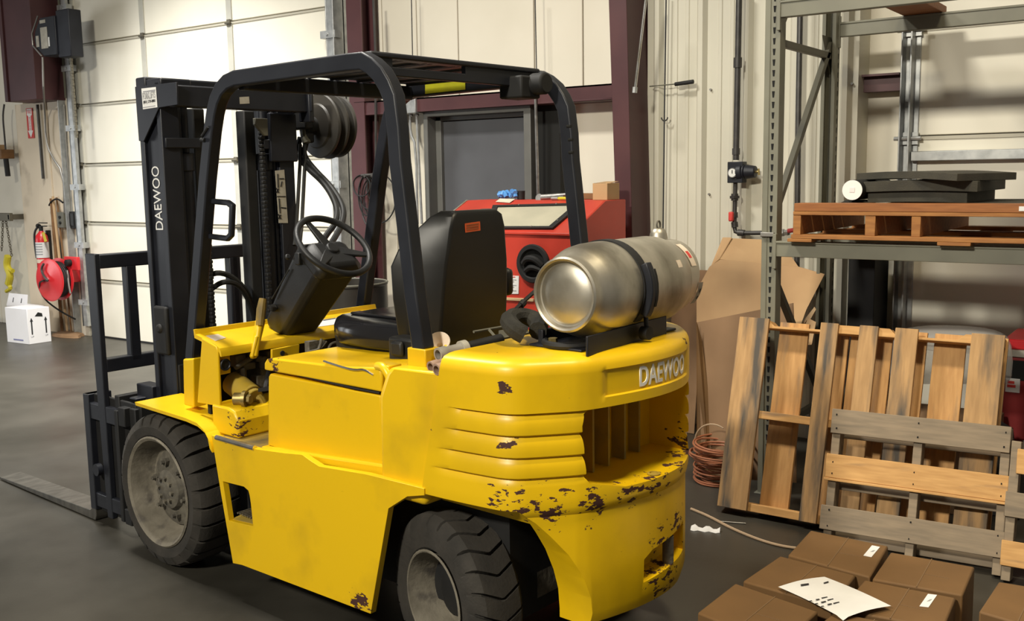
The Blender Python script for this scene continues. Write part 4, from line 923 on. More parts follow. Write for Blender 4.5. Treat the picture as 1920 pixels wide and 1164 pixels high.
# ---- seat
def seat_ring(z, xr, a, b, c, dx, th):
    q = [(xr, a), (xr+dx*.35, b), (xr+dx, c), (xr+dx+.01, c-.04), (xr+dx*.6, b-.06), (xr+th, a*.5)]
    return [V((x, y, z)) for x, y in q] + [V((x, -y, z)) for x, y in reversed(q)]
MB().loft([seat_ring(1.02, .318, .17, .215, .225, .15, .09), seat_ring(1.10, .308, .18, .225, .245, .16, .10), seat_ring(1.22, .296, .175, .23, .265, .17, .105), seat_ring(1.34, .286, .165, .225, .275, .175, .10), seat_ring(1.40, .281, .155, .205, .255, .16, .09), seat_ring(1.47, .276, .145, .175, .205, .12, .08), seat_ring(1.515, .275, .130, .15, .165, .09, .07), seat_ring(1.535, .285, .105, .12, .13, .06, .05)]).build('seat_back', 'vinyl', truck, bevel=.014, seg=3)
MB().loft([[V((x, y*k, z)) for x, y in ((.40, -.23), (.40, .23), (.62, .255), (.80, .245), (.885, .20), (.90, .0), (.885, -.20), (.80, -.245), (.62, -.255))] for (k, z) in ((.97, 1.02), (1, 1.045), (1, 1.085), (.93, 1.112), (.78, 1.122))]).build('seat_cushion', 'vinyl_gloss', truck, bevel=.012, seg=3)
MB().slab([V((.84, -.15, 1.1225)), V((.44, -.15, 1.1225)), V((.44, -.10, 1.1225)), V((.84, -.10, 1.1225))], .01).slab([V((.84, .10, 1.1225)), V((.44, .10, 1.1225)), V((.44, .15, 1.1225)), V((.84, .15, 1.1225))], .01).build('cushion_pleat', 'vinyl_gloss', truck, bevel=.004)
MB().box((.34, -.21, 1.0), (.86, .21, 1.03)).build('seat_base', 'black_dull', truck)
MB().box((.30, .245, 1.005), (.43, .325, 1.095)).box((.34, .325, 1.03), (.40, .345, 1.085)).build('hip_restraint', 'plastic', truck, bevel=.014)
MB().box((.33, -.262, 1.19), (.40, -.22, 1.30)).build('hip_restraint', 'plastic', truck, bevel=.02)
MB().slab([FKX(872, 419, .2735), FKX(873, 436, .2745), FKX(901, 432, .2745), FKX(900, 415, .2735)], .0015).build('seat_label', 'orangelabel', truck)
sl = MB()
for k in range(3): sl.slab([FKX(875, 422+4*k, .2722), FKX(875, 423.3+4*k, .2722), FKX(898, 420+4*k, .2722), FKX(898, 418.7+4*k, .2722)], .0004)
sl.build('label_line', 'wood_dark', truck)
# ---- tank cradle on the counterweight
MB().box((-.215, -.30, 1.116), (-.195, .24, 1.165)).box((-.40, -.27, 1.116), (-.19, .28, 1.124)).build('tank_cradle', 'black', truck, bevel=.003)
a0, a1, a2, a3 = FKX(1102, 662, -.442), FKX(1250, 619, -.416), FKX(1250, 592, -.416), FKX(1102, 631, -.442)
MB().slab([V((a0.x, a0.y, 1.110)), V((a1.x, a1.y, 1.110)), a2, a3], .008).build('cradle_side', 'black', truck, bevel=.002)
MB().tube(arc((-.30, .20, 1.128), .085, 20, 200, 14, (1, 0, 0), (0, 1, 0)), .012, 8).build('cradle_loop', 'black_dull', truck)
q = FKZ(1037, 646, 1.12); MB().cyl(q, q + V((0, 0, .022)), .015, 6).build('cradle_nut', 'brass', truck)
q = a0.lerp(a1, .62) + V((-.012, 0, .02)); MB().cyl(q, q + V((-.03, 0, 0)), .022, 14).cyl(q+V((-.02, 0, 0)), q + V((.0, -.02, .07)), .008, 8).build('strap_latch', 'black_dull', truck)
TX, TY, TZ, TR = -.319, -.021, 1.290, .153
TK = Matrix.Translation((TX, TY, TZ)) @ Matrix.Rotation(R(3), 4, 'Z')
TKN = (Matrix.Rotation(R(3), 3, 'Z') @ V((0, 1, 0)))
def tk(r, ang, y): return TK @ V((r*math.cos(R(ang)), y, r*math.sin(R(ang))))
MB().ribbon([tk(TR+.003, a, .06) for a in range(-30, 224, 7)], .004, .040, TKN).build('tank_strap', 'black_dull', truck)
MB().ribbon([tk(TR+.014, a, .055) for a in range(150, 214, 6)], .026, .032, TKN).build('strap_buckle', 'black', truck, bevel=.004)
MB().ribbon([tk(TR+.024, a, .040) for a in range(158, 200, 8)], .010, .016, TKN).build('buckle_lever', 'black_dull', truck, bevel=.002)

# ================================================================== loose things on the truck
def F2B(p): return FO + FXa*p[0] + FYa*p[1] + V((0, 0, p[2]))
tank = thing('gas_cylinder', 'tarnished aluminium propane cylinder strapped on its side atop the forklift counterweight', 'gas cylinder', F2B((TX, TY, TZ)), FA+R(3))
prof = [(0, .302), (.05, .300), (.088, .293), (.096, .287), (.101, .288), (.106, .301), (.112, .305), (.118, .300), (.119, .278), (.122, .262), (.137, .235), (.147, .205), (.152, .165), (.153, .12), (.153, -.20), (.150, -.235), (.140, -.27), (.118, -.305), (.08, -.33), (.03, -.34), (0, -.34)]
MB().lathe([(r, -h) for r, h in prof], Matrix.Rotation(R(90), 4, 'X'), 56).build('shell', 'alu', tank)
cl = []
for k in range(33):
    a = R(-65 + k*310/32); cl.append(a)
mm = MB()
n = len(cl); vs = []
for a in cl:
    dz = .10 if True else 0
    for (rr, yy) in ((.135, -.262), (.133, -.338 - .03*math.cos(a-R(90))), (.128, -.338 - .03*math.cos(a-R(90))), (.130, -.262)):
        vs.append(V((rr*math.cos(a), yy, rr*math.sin(a))))
fs = []
for i in range(n-1):
    for k in range(4): fs.append((i*4+k, i*4+(k+1) % 4, (i+1)*4+(k+1) % 4, (i+1)*4+k))
mm.add(vs, fs).build('collar', 'alu', tank)
q = FKX(1247, 460, TX+.02)
lp = V((0.03, -.335, .135))
MB().lathe([(.034, 0), (.030, .02), (.022, .034), (.01, .04), (0, .04)], Matrix.Translation(lp), 18).build('valve_cap', 'alu', tank)
MB().tube([lp + V((0, .012*math.cos(2*math.pi*k/16), .05 + .014*math.sin(2*math.pi*k/16))) for k in range(16)], .0035, 6, True).build('cap_ring', 'hub', tank)
def on_tank(a, y, r=.1536): return V((r*math.cos(R(a)), y, r*math.sin(R(a))))
def patch(a0, a1, y0, y1, r=.1537, m='greylabel', name='label', n=6):
    mm = MB(); vs = []
    for i in range(n+1):
        a = a0+(a1-a0)*i/n; vs += [on_tank(a, y0, r), on_tank(a, y1, r)]
    mm.add(vs, [(2*i, 2*i+1, 2*i+3, 2*i+2) for i in range(n)]); return mm.build(name, m, tank)
patch(118, 160, -.29, -.325, .1362, 'creamlabel'); patch(135, 147, -.298, -.316, .1369, 'inkred', 'label_diamond', 3)
patch(150, 160, -.165, -.195, .1536, 'creamlabel', 'label_remnant', 3)
patch(186, 222, -.33, -.362, .1358, 'greylabel'); patch(196, 202, -.345, -.355, .1364, 'ink', 'label_mark', 2); patch(208, 213, -.345, -.356, .1364, 'ink', 'label_mark', 2)

gl = thing('padded_strap', 'folded black padded cloth strap lying beside the propane cylinder', 'strap', F2B((-.12, .25, 1.13)), FA)
MB().tube(smoothpath([V((-.060, .04, .022)), V((-.035, .06, .04)), V((0.03, .02, .06)), V((.05, -.05, .065)), V((.03, -.10, .055)), V((-.03, -.08, .04)), V((-.075, -.01, .03))], 3), .030, 10).build('pad', 'cloth', gl)
MB().tube(smoothpath([V((.03, .01, .07)), V((.05, -.07, .10)), V((.04, -.16, .15))]), .007, 6).cyl((.045, -.07, .098), (.045, -.085, .108), .012, 8).build('buckle', 'black_dull', gl)
def pipefit(name, label, a, b, r, m):
    t = thing(name, label, 'pipe fitting', F2B(a), FA); d = V(b)-V(a)
    Tq = d.to_track_quat('Z', 'Y').to_matrix().to_4x4(); L_ = d.length
    MB().lathe([(r*.68, .0), (r, 0), (r, .03), (r*.86, .035), (r*.86, L_), (r*.6, L_), (r*.66, .03), (r*.66, .001)], Tq, 22, caps=False).build('fitting_body', m, t)
    return t
c1 = FKZ(821, 665, 1.088)
pf_ = pipefit('pipe_fitting', 'grey pipe fitting with open end on the forklift beside the guard foot', (c1.x, c1.y, c1.z), (c1.x-.018, c1.y-.095, c1.z+.008), .0235, 'pvc')
e_ = V((-.018, -.095, .008)).normalized()
MB().cyl(e_*.090, e_*.112, .0275, 20).build('collar_ring', 'greylabel', pf_); MB().cyl(e_*.112, e_*.26, .019, 16).build('pipe_tail', 'black_dull', pf_)
c2 = FKZ(807, 688, 1.062); c3 = FKZ(818, 693, 1.062)
pipefit('pipe_fitting', 'clay coloured pipe fitting, left of the low pair by the guard foot', c2, (c2.x-.01, c2.y-.10, c2.z+.01), .0185, 'pvcred')
pipefit('pipe_fitting', 'clay coloured pipe fitting, right of the low pair by the guard foot', c3, (c3.x-.01, c3.y-.10, c3.z+.01), .0185, 'pvcred')
fn = thing('funnel', 'pale funnel lying behind the seat above the grey pipe fitting', 'funnel', F2B(FKZ(822, 641, 1.118)), FA)
MB().lathe([(.036, 0), (.039, -.002), (.040, .001), (.014, .024), (.012, .040), (.009, .04), (.011, .022), (.036, 0)], V((.35, -.6, -.62)).to_track_quat('Z', 'Y').to_matrix().to_4x4(), 28, caps=False).build('cone', 'creamlabel', fn)
tr = thing('slide_rail', 'thin black steel slide rail lying behind the forklift seat', 'rail', F2B((.06, .12, 1.118)), FA)
MB().tube([V((.0, .15, .02)), V((-.015, -.20, .02))], .005, 6).tube([V((-.05, .17, -.01)), V((-.06, -.16, -.005))], .006, 6).cyl((-.005, .08, .02), (-.055, .09, -.01), .005, 6).cbox((-.03, -.02, .0), (.05, .10, .02)).build('rail_bar', 'rackdark', tr)
# ================================================================== along the back wall
wv_ = thing('hose_coil', 'coil of black air hose hung on the maroon post behind the forklift', 'hose', W(690, 328, .20))
o0 = wv_.location
hb = MB()
def rw_(px, py, v=.20): return W(px, py, v) - o0
for (cx, cy, rx, ry, ph) in ((687, 366, 15, 38, 0), (694, 360, 22, 33, .5), (678, 348, 16, 20, 1), (702, 352, 14, 26, .3), (690, 380, 12, 42, .8), (712, 372, 30, 46, .2)):
    hb.tube([rw_(cx + rx*math.cos(2*math.pi*k/28), cy + ry*math.sin(2*math.pi*k/28), .20 + .03*math.sin(ph+2*math.pi*k/28)) for k in range(28)], .0055, 6, True)
hb.build('hose_loop', 'hose', wv_)
MB().cyl(rw_(678, 329), rw_(716, 326), .012, 8).cyl(rw_(684, 328), rw_(686, 332), .016, 8).cyl(rw_(697, 327), rw_(699, 331), .016, 8).build('hanger', 'pipe', wv_)
pipe('cable_drop', 'dark cable hanging down the wall right of the maroon post', [W(700, 0, .17), W(704, 100, .17), W(705, 330, .18)], .010, 'pipe', it=0, cat='cable')
for px, lab in ((771, 'thin black cord hanging on the white wall above the grey junction box'), (1003, 'thin black cord hanging on the white wall above the grey door')):
    pipe('drop_line', lab, [W(px, -20, .10), W(px+3, 130, .10)], .004, 'ink', it=0, cat='cord')
jb = thing('junction_box', 'small grey junction box beside the top of the grey door frame', 'electrical box', W(778, 196, .12))
MB().prism([[(-.09, -.07), (.055, -.07), (.055, .10), (.01, .09), (-.05, .03)]], fXZ, -.06, .05).build('box_body', 'galv', jb, bevel=.006)
MB().cyl((-.04, 0, -.07), (-.04, 0, -.09), .014, 10).cyl((.02, 0, -.07), (.02, 0, -.09), .014, 10).build('connector', 'bolt', jb)
MB().tube(smoothpath([V3((.05, 0, .02)), V3((.13, -.02, .03)), V3((.16, -.03, .08))]), .012, 8).build('flex_lead', 'creamlabel', jb)
pipe('conduit', 'grey conduit with an offset bend, left below the junction box', [W(769, 212, .12), W(769, 250, .12), W(780, 272, .12), W(783, 420, .12)], .010, 'galv', it=1)
pipe('conduit', 'straight grey conduit, right below the junction box', [W(781, 212, .12), W(791, 420, .12)], .010, 'galv', it=0)
pipe('conduit', 'bright vertical conduit right of the grey door', [W(1004, 178, .17), W(1005, 216, .17), W(1009, 372, .14)], .011, 'steel', it=0)
pipe('pull_pole', 'pale slanted steel pole hanging in front of the maroon column', [W(1212, -10, .50), W(1191, 165, .50)], .009, 'chrome', it=0, cat='pole')
tag(MB().cyl(W(1191, 163, .50), W(1190, 174, .50), .016, 10).build('pole_tip', 'galv', bpy.data.objects['pull_pole']), None)
sd = thing('hook_tool', 'long hook tool with black grip resting on the ribbed wall', 'tool', W(1290, 155, .23))
o0 = sd.location
MB().tube([W(1272, 157, .23)-o0, W(1218, 162, .22)-o0], .004, 6).build('rod', 'rackdark', sd); MB().tube([W(1300, 153, .23)-o0, W(1266, 158, .23)-o0], [.014, .013], 10).build('grip', 'black_dull', sd)
pipe('hanging_wire', 'thin dark wire hanging down the ribbed wall behind the propane cylinder', [W(1249, -10, .21), W(1246, 200, .21), W(1243, 450, .21)], .005, 'ink', it=0, cat='wire')
wh = W(1246, 220, .21); tag(MB().tube(arc(wh, .022, 180, 360, 10, (1, 0, 0), (0, 0, 1)), .005, 6).build('wire_hook', 'pipe', bpy.data.objects['hanging_wire']), None)
# air line with regulator
al = thing('air_line', 'black iron air pipe with pressure regulator and gauge on the ribbed wall', 'pipe', W(1380, 330, .26))
o0 = al.location
def ra(px, py, v=.26): return W(px, py, v) - o0
MB().tube([ra(1386, -20), ra(1380, 300)], .019, 14).tube([ra(1379, 336), ra(1377, 425), ra(1379, 434), ra(1388, 437), ra(1480, 436)], .014, 12).build('pipe_run', 'pipe', al)
MB().cyl(ra(1383.5, 108), ra(1383, 127), .026, 14).cyl(ra(1380, 278), ra(1380, 290), .024, 14).cyl(ra(1377.5, 363), ra(1377.5, 376), .022, 12).cyl(ra(1377.5, 367), ra(1377.5, 372), .032, 6).cyl(ra(1377, 398), ra(1377, 408), .022, 12).cyl(ra(1378, 426), ra(1377, 416), .021, 12).cyl(ra(1384, 436), ra(1396, 437), .021, 12).build('pipe_coupling', 'pipe', al)
MB().cbox(ra(1382, 323), (.10, .07, .13)).cyl(ra(1384, 323), ra(1394, 322), .055, 20).cyl(ra(1394, 322), ra(1398, 322), .050, 20).cyl(ra(1398, 322), ra(1417, 322), .045, 20, .036).build('regulator', 'black', al, bevel=.004)
MB().cyl(ra(1417, 322), ra(1422, 322), .008, 8).cyl(ra(1422, 316), ra(1423, 328), .007, 8).build('regulator_screw', 'brass', al)
gq = ra(1373, 324, .31); MB().cyl(gq + V3((0, .03, 0)), gq, .030, 24).build('gauge_body', 'steel', al); MB().cyl(gq + V3((0, .0, 0)), gq + V3((0, -.003, 0)), .025, 24).build('gauge_dial', 'glassgauge', al)
MB().box((gq.x-.002, gq.y-.005, gq.z-.004), (gq.x+.003, gq.y-.003, gq.z+.017)).build('gauge_needle', 'ink', al)
q = ra(1371, 406, .29); MB().cbox(q, (.03, .03, .06)).build('valve_handle', 'inkred', al, bevel=.008)
MB().cyl(ra(1455, 436), ra(1470, 436), .022, 10).cyl(ra(1470, 436), ra(1478, 436), .018, 6).build('hose_coupler', 'bolt', al)
pipe('air_hose', 'dark red hose running from the air pipe behind the rack pallet', [W(1478, 433, .28), W(1510, 428, .30), W(1560, 424, .30)], .014, 'darkred', it=1, cat='hose')
pipe('drain_pipe', 'tall dark vertical pipe on the ribbed wall behind the rack', [W(1501, -20, .25), W(1497, 200, .25), W(1494, 520, .25)], .017, 'pipe', it=0, cat='pipe')
# ---- red blast cabinet
cb = thing('blast_cabinet', 'red sandblasting cabinet with sloped window standing against the maroon column', 'cabinet', (6.2, -.55, 0))
xl, xr, yb_, yf_, zt_, zf_ = -1.07, 0, 0, -.67, 1.495, 1.312
ysl = -.27
sec = [(yf_, .80), (yf_, zf_), (ysl, zt_), (yb_, zt_), (yb_, .80)]
MB().prism([sec], lambda a, b, d: Vector((d, a, b)), xl, xr).build('cabinet_body', 'red', cb, bevel=.008)
MB().loft([[V3((x*.9+s*.0, y, z)) for x, y in ((xl*1.1, yf_), (0, yf_), (0, yb_), (xl*1.1, yb_))] for z, s in ((.80, 0), (.72, 0))]).loft([[V3((x, y, .74)) for x, y in ((-1.05, -.66), (-.02, -.66), (-.02, 0), (-1.05, 0))], [V3((x, y, .32)) for x, y in ((-.66, -.42), (-.42, -.42), (-.42, -.22), (-.66, -.22))]]).build('hopper', 'darkred', cb)
for x in (-1.03, -.04):
    for y in (-.62, -.05): MB().box((x-.02, y-.02, 0), (x+.02, y+.02, .80)).build('leg', 'red', cb)
MB().box((xl-.004, yf_-.012, zf_-.010), (xr+.006, yf_+.01, zf_+.006)).build('front_trim', 'red', cb, bevel=.003)
sn = Vector((0, ysl-yf_, zt_-zf_)).normalized(); nn_ = Vector((0, -(zt_-zf_), ysl-yf_)).normalized()
def onslope(px, py, lift=0):
    d = _ray(px, py); p0 = Vector((6.2, -.55+yf_, zf_)); t = (p0-CAM).dot(nn_)/d.dot(nn_); return CAM + d*t - cb.location + nn_*lift
wf = [onslope(925, 388, .003), onslope(912, 431, .003), onslope(1037, 431, .003), onslope(1092, 384, .003)]
wf[3] = Vector((wf[3].x, wf[3].y, wf[3].z))
cx_ = sum((p for p in wf), Vector())/4
MB().add([p for p in wf] + [cx_ + (p-cx_)*.86 for p in wf] + [p + nn_*.012 for p in wf] + [cx_ + (p-cx_)*.86 + nn_*.012 for p in wf],
    [(0,1,5,4),(1,2,6,5),(2,3,7,6),(3,0,4,7)] + [(8,12,13,9),(9,13,14,10),(10,14,15,11),(11,15,12,8)] + [(0,8,9,1),(1,9,10,2),(2,10,11,3),(3,11,8,0)] + [(4,5,13,12),(5,6,14,13),(6,7,15,14),(7,4,12,15)]).build('window_frame', 'black_dull', cb)
MB().slab([cx_ + (p-cx_)*.9 + nn_*.004 for p in wf], .003).build('window_pane', 'dirtyglass', cb)
wsn = MB()
for i in range(4):
    for t in (.25, .7):
        p = wf[i].lerp(wf[(i+1) % 4], t); p = cx_ + (p-cx_)*.93; wsn.cyl(p + nn_*.011, p + nn_*.018, .006, 6)
wsn.build('frame_screw', 'bolt', cb)
def onfront(px, py, off=0):
    return W(px, py, .55-yf_+off) - cb.location
pc_ = onfront(1001, 494)
Tq = Matrix.Translation(pc_) @ Matrix.Rotation(R(90), 4, 'X')
MB().lathe([(.075, 0), (.115, 0), (.118, .012), (.112, .022), (.09, .022), (.082, .012), (.075, -.03)], Tq, 36, caps=False).build('port_ring', 'black_dull', cb)
MB().lathe([(.088, .004), (0, .004)], Tq, 24, caps=False).build('port_inside', 'dark', cb)
MB().tube(smoothpath([pc_ + V3((-.065, -.012, .00)), pc_ + V3((-.03, -.03, .035)), pc_ + V3((.03, -.03, .03)), pc_ + V3((.065, -.012, -.01))]), .020, 8).tube(smoothpath([pc_ + V3((-.05, -.012, -.045)), pc_ + V3((0, -.03, -.015)), pc_ + V3((.055, -.012, -.035))]), .018, 8).build('port_glove', 'black_dull', cb)
pl_ = MB().slab([onfront(935, 517, .004), onfront(937, 551, .004), onfront(972, 551, .004), onfront(973, 517, .004)], .002).build('instruction_sheet', 'paper', cb)
tl_ = MB()
tl_.slab([onfront(942, 518.5, .006), onfront(942, 520, .006), onfront(966, 520, .006), onfront(966, 518.5, .006)], .0005)
tl_.build('sheet_heading', 'inkred', pl_)
tl_ = MB()
for k in range(7): tl_.slab([onfront(940, 524+k*3.4, .006), onfront(940, 525+k*3.4, .006), onfront(968-(k % 3)*4, 525+k*3.4, .006), onfront(968-(k % 3)*4, 524+k*3.4, .006)], .0005)
tl_.build('sheet_text', 'greyink', pl_)
MB().slab([onfront(905, 556, .01), onfront(905, 561, .01), onfront(1000, 566, .01), onfront(1000, 560, .01)], .012).build('ledge_strip', 'cardedge', cb, bevel=.003)
MB().slab([V3((xl-.003, yf_, zf_+.004)), V3((xl+.012, yf_, zf_+.006)), V3((xl+.012, ysl, zt_+.004)), V3((xl-.003, ysl, zt_+.004))], .006).build('edge_trim', 'chrome', cb)
ct = zt_
def ontop(px, py, v=.62): p = W(px, py, v); return Vector((p.x, p.y, ct))
def tsmall(name, label, cat, px, v=.62): return thing(name, label, cat, ontop(px, 373, v))
t = tsmall('nitrile_gloves', 'crumpled blue nitrile gloves on the red cabinet', 'gloves', 950, .68)
rnd = random.Random(5); mm = MB()
for k in range(9):
    x, y = rnd.uniform(-.06, .06), rnd.uniform(-.03, .03)
    mm.tube(smoothpath([V3((x, y, .018)), V3((x+rnd.uniform(-.03, .03), y+.01, .03+rnd.uniform(.01, .03))), V3((x+rnd.uniform(-.05, .05), y-.01, .02+rnd.uniform(0, .04)))]), .016, 7)
mm.build('glove_fold', 'blue', t)
t = tsmall('black_cup', 'short black cup beside the blue gloves on the cabinet', 'cup', 977, .62)
MB().lathe([(.022, .001), (.026, .002), (.028, .058), (.024, .058), (.022, .006), (0, .006)], None, 20).build('cup_body', 'black_dull', t)
t = tsmall('wrench', 'steel tool with round head lying on the red cabinet', 'wrench', 1030, .70)
MB().tube([V3((-.06, 0, .02)), V3((.14, .02, .035))], [.016, .011], 8).tube([V3((-.05, -.02, .012)), V3((.13, -.03, .02))], [.011, .010], 8).lathe([(.012, 0), (.026, 0), (.026, .012), (.012, .012)], Matrix.Translation((-.075, 0, .012)) @ Matrix.Rotation(R(70), 4, 'X'), 16).build('tool_body', 'steel', t)
t = tsmall('pliers', 'pliers with yellow grips lying on the red cabinet front edge', 'pliers', 1052, .80)
MB().tube(smoothpath([V3((-.02, 0, .012)), V3((.03, .015, .014)), V3((.08, .012, .012))]), .009, 8).tube(smoothpath([V3((-.02, 0, .012)), V3((.03, -.016, .014)), V3((.08, -.02, .012))]), .009, 8).build('grip', 'yelplast', t); MB().cyl((-.07, 0, .012), (-.02, 0, .012), .012, 8).build('jaw', 'steel', t)
t = tsmall('paper_scrap', 'small pale paper scrap on the cabinet window edge', 'paper', 947, .83)
t.location = cb.location + onslope(946, 379, .004)
MB().slab([onslope(930, 380, .006)-onslope(946, 379, .004), onslope(938, 374, .006)-onslope(946, 379, .004), onslope(966, 375, .006)-onslope(946, 379, .004), onslope(956, 382, .006)-onslope(946, 379, .004)], .002).build('scrap', 'creamlabel', t)
t = thing('small_carton', 'small brown cardboard carton on the right end of the red cabinet', 'carton', ontop(1131, 373, .70))
MB().box((-.05, -.045, .001), (.055, .11, .105)).build('carton_body', 'card', t, bevel=.002); MB().box((-.045, -.04, .104), (.02, .06, .1062)).build('carton_opening', 'dark', t); MB().slab([V3((-.05, .0, .107)), V3((.055, .0, .107)), V3((.05, .11, .115)), V3((-.045, .11, .115))], .002).build('carton_flap', 'card', t)
t = thing('brown_board', 'flat brown board behind the small carton on the cabinet', 'board', ontop(1105, 373, .58)); MB().box((-.07, -.02, .001), (.09, .04, .04)).build('board_body', 'wood_dark', t, bevel=.003)
q_ = W(905, 600, 1.36); q1_ = W(932, 600, 1.36)
t = thing('carton', 'tan carton standing on the floor in front of the red cabinet behind the seat', 'carton', (q_.x-.25, -1.45, 0)); MB().box((0, 0, 0), (q1_.x-q_.x+.25, .09, W(920, 594, 1.36).z)).build('carton_body', 'cardedge', t, bevel=.004); MB().box((.02, -.003, W(920, 611, 1.45).z), (q1_.x-q_.x+.24, 0, W(920, 607, 1.45).z)).build('carton_highlight', 'paper', t)  # the white strip paints a highlight line onto the carton
# drum behind the truck
dc = G(655, 530, .86); dr = thing('steel_drum', 'dark open steel drum standing behind the forklift dash', 'drum', (dc.x, dc.y, 0))
MB().lathe([(0, 0), (.285, 0), (.292, .01), (.285, .02), (.285, .28), (.294, .29), (.285, .30), (.285, .56), (.294, .57), (.285, .58), (.285, .84), (.294, .85), (.29, .865), (.278, .86), (.278, .30), (0, .30)], None, 48).build('drum_shell', 'drum', dr)
MB().tube([V3((.29*math.cos(2*math.pi*k/40), .29*math.sin(2*math.pi*k/40), .862)) for k in range(40)], .008, 6, True).build('rim', 'rackdark', dr)

# ================================================================== pallet rack
RU, RV, RD = 7.456, 1.36, .92
rk = thing('pallet_rack', 'grey green pallet rack with slotted upright and two beam levels', 'rack', (RU, -RV, 0))
def upright(y, full):
    mm = MB(); H_ = 4.2; s = 1 if y == 0 else -1
    mm.box((-.039, y-.002, 0), (.039, y+.003, H_)).box((-.039, y, 0), (-.035, y+.070*s, H_)).box((.035, y, 0), (.039, y+.070*s, H_)).box((-.039, y+.068*s, 0), (-.018, y+.072*s, H_)).box((.018, y+.068*s, 0), (.039, y+.072*s, H_)).box((-.013, y-.006, 0), (-.009, y, H_)).box((-.05, y-.02, 0), (.05, y+.09, .008))
    return mm.build('rack_upright', 'rack', rk, bevel=.002)
upright(0, True); upright(RD, True)
hs = MB()
for k in range(82):
    z = .10 + k*.0508; hs.add([V3((.001+dx, -.0032, z+dz)) for dx, dz in ((0.001, .016), (.015, .016), (.012, -.014), (.004, -.014))], [(0, 1, 2, 3)])
tag(hs.build('slot_row', 'hole', rk), kind='stuff')
hs2 = MB()
for k in range(82):
    z = .10 + k*.0508; hs2.add([V3((.0395, RD-.03+dx, z+dz)) for dx, dz in ((0.0, .016), (.012, .016), (.010, -.014), (.002, -.014))], [(0, 1, 2, 3)])
tag(hs2.build('slot_row', 'hole', rk), kind='stuff')
def beam(y, z, h=.082, L_=2.6):
    b = MB().box((.04, y-.022, z), (L_, y+.022, z+h)).box((.04, y-.028, z+h-.012), (L_, y+.022, z+h+.0)).box((.04, y-.022, z+h-.018), (.05, y+.022, z+h-.012)).build('rack_beam', 'rack', rk, bevel=.003)
    MB().box((.028, y-.028, z-.06), (.046, y-.004, z+h+.035)).build('beam_connector', 'rack', rk, bevel=.002)
    return b
zl = W(1446, 480, RV).z; zu = W(1458, 34.5, RV).z
for zz in (zl, zu):
    beam(.0, zz, .078); beam(RD, zz, .078)
def brace(z0, z1):
    return MB().ribbon([V3((0, .05, z0)), V3((0, RD-.05, z1))], .036, .030, (1, 0, 0)).build('rack_brace', 'rackdark', rk, bevel=.002)
def yb_at(px, py): return W(px, py, 1).y
bz = W(1470, 75, RV).z; brace(bz, bz); 
zlow = W(1448, 410, RV).z; brace(zlow, zlow + .93); brace(1.14, .35); brace(.32, .32); brace(bz+.03, bz+.95)
MB().prism([[(.02, 0), (.16, 0), (.02, -.20)]], lambda a, b, d: Vector((d, RD-a, zu+b)), -.01, -.004).build('gusset', 'rackdark', rk)
hw = W(1437, 441, 1.43) - rk.location; MB().cbox((-.005, -.012, hw.z), (.07, .016, .022)).build('beam_lock', 'bolt', rk, bevel=.003)
# boards overhead on the top beams
for (px0, px1, pyy, lab) in ((1578, 1665, 28, 'orange timber plank laid across the top beams near the upright'), (1862, 1960, 6, 'orange timber plank laid across the top beams at the right')):
    a = W(px0+60, pyy, RV).x
    t = thing('plank', lab, 'plank', (a, -RV+.02, zu+.0795)); MB().box((-.10, -.05, 0), (.10, RD+.05, .04)).build('plank_board', 'woodred', t, bevel=.003)

# ---- pallets
def deckboard(mm, **k): return mm
def pallet(name, label, W_, L_, front, back, stringers, loc, rot, mats, th=.018, sh=.089, group=None):
    """stringers run along x (length W_), boards along z (length L_) when standing; front boards at -y, back boards at +y"""
    t = thing(name, label, 'pallet', loc, rot=rot, group=group)
    for (x0, x1, m) in front: MB().box((x0, -th, 0), (x1, 0, L_)).build('deck_board', m, t, bevel=.002, seg=1)
    for (x0, x1, m) in back: MB().box((x0, sh, 0), (x1, sh+th, L_)).build('deck_board', m, t, bevel=.002, seg=1)
    return t
vf0, vt0 = 1.745, 1.497
tiltP = math.atan2(vf0-vt0, .885)
L_ = .94
xL = W(1345, 965, vf0).x; xR = xL + 1.20
p1 = thing('pallet', 'large wooden pallet on edge leaning against the rack upright, boards vertical', 'pallet', (xL, -vf0, .032), rot=(-tiltP, 0, R(0)))
def tx(px, py, v=1.50): return W(px, py, v).x - xL
fr = [(1388, 1443, 'woodstain'), (1540, 1573, 'woodstain'), (1613, 1648, 'woodstain'), (1680, 1723, 'woodstain'), (1823, 1886, 'woodstain')]
bt = [(1345, 1404), (1502, 1545)]
for k, (a, b, m_) in enumerate(fr):
    x0, x1 = tx(a, 615), tx(b, 615)
    MB().box((x0, -.018, .0), (x1, 0, L_)).build('deck_board', m_, p1, bevel=.002, seg=1)
for k, (a, b) in enumerate(((1462, 1516), (1568, 1592), (1596, 1612), (1640, 1674), (1716, 1738), (1752, 1812), (1860, 1890))):
    x0, x1 = tx(a, 650, 1.41), tx(b, 650, 1.41)
    MB().box((x0, .090, .0), (x1, .108, L_)).build('deck_board', 'wood', p1, bevel=.002, seg=1)
def stringer(z0, z1, notch, parent, Wd, m_='woodh', y0=0.0, y1=.09):
    # notched on the side that faces down into the picture (z0 side) when notch is set
    pts = [(0, z1)]
    if notch:
        for c_ in (.26, .74):
            a, b = (c_-.11)*Wd, (c_+.11)*Wd
            pts += [(a-.03, z1), (a, z1-.028), (b, z1-.028), (b+.03, z1)]
    pts += [(Wd, z1), (Wd, z0), (0, z0)]
    return MB().prism([pts], fXZ, y0, y1).build('stringer', m_, parent, bevel=.002, seg=1)
stringer(L_-.045, L_-.005, True, p1, 1.20); stringer(.45, .488, False, p1, 1.20); stringer(.0, .038, False, p1, 1.20)
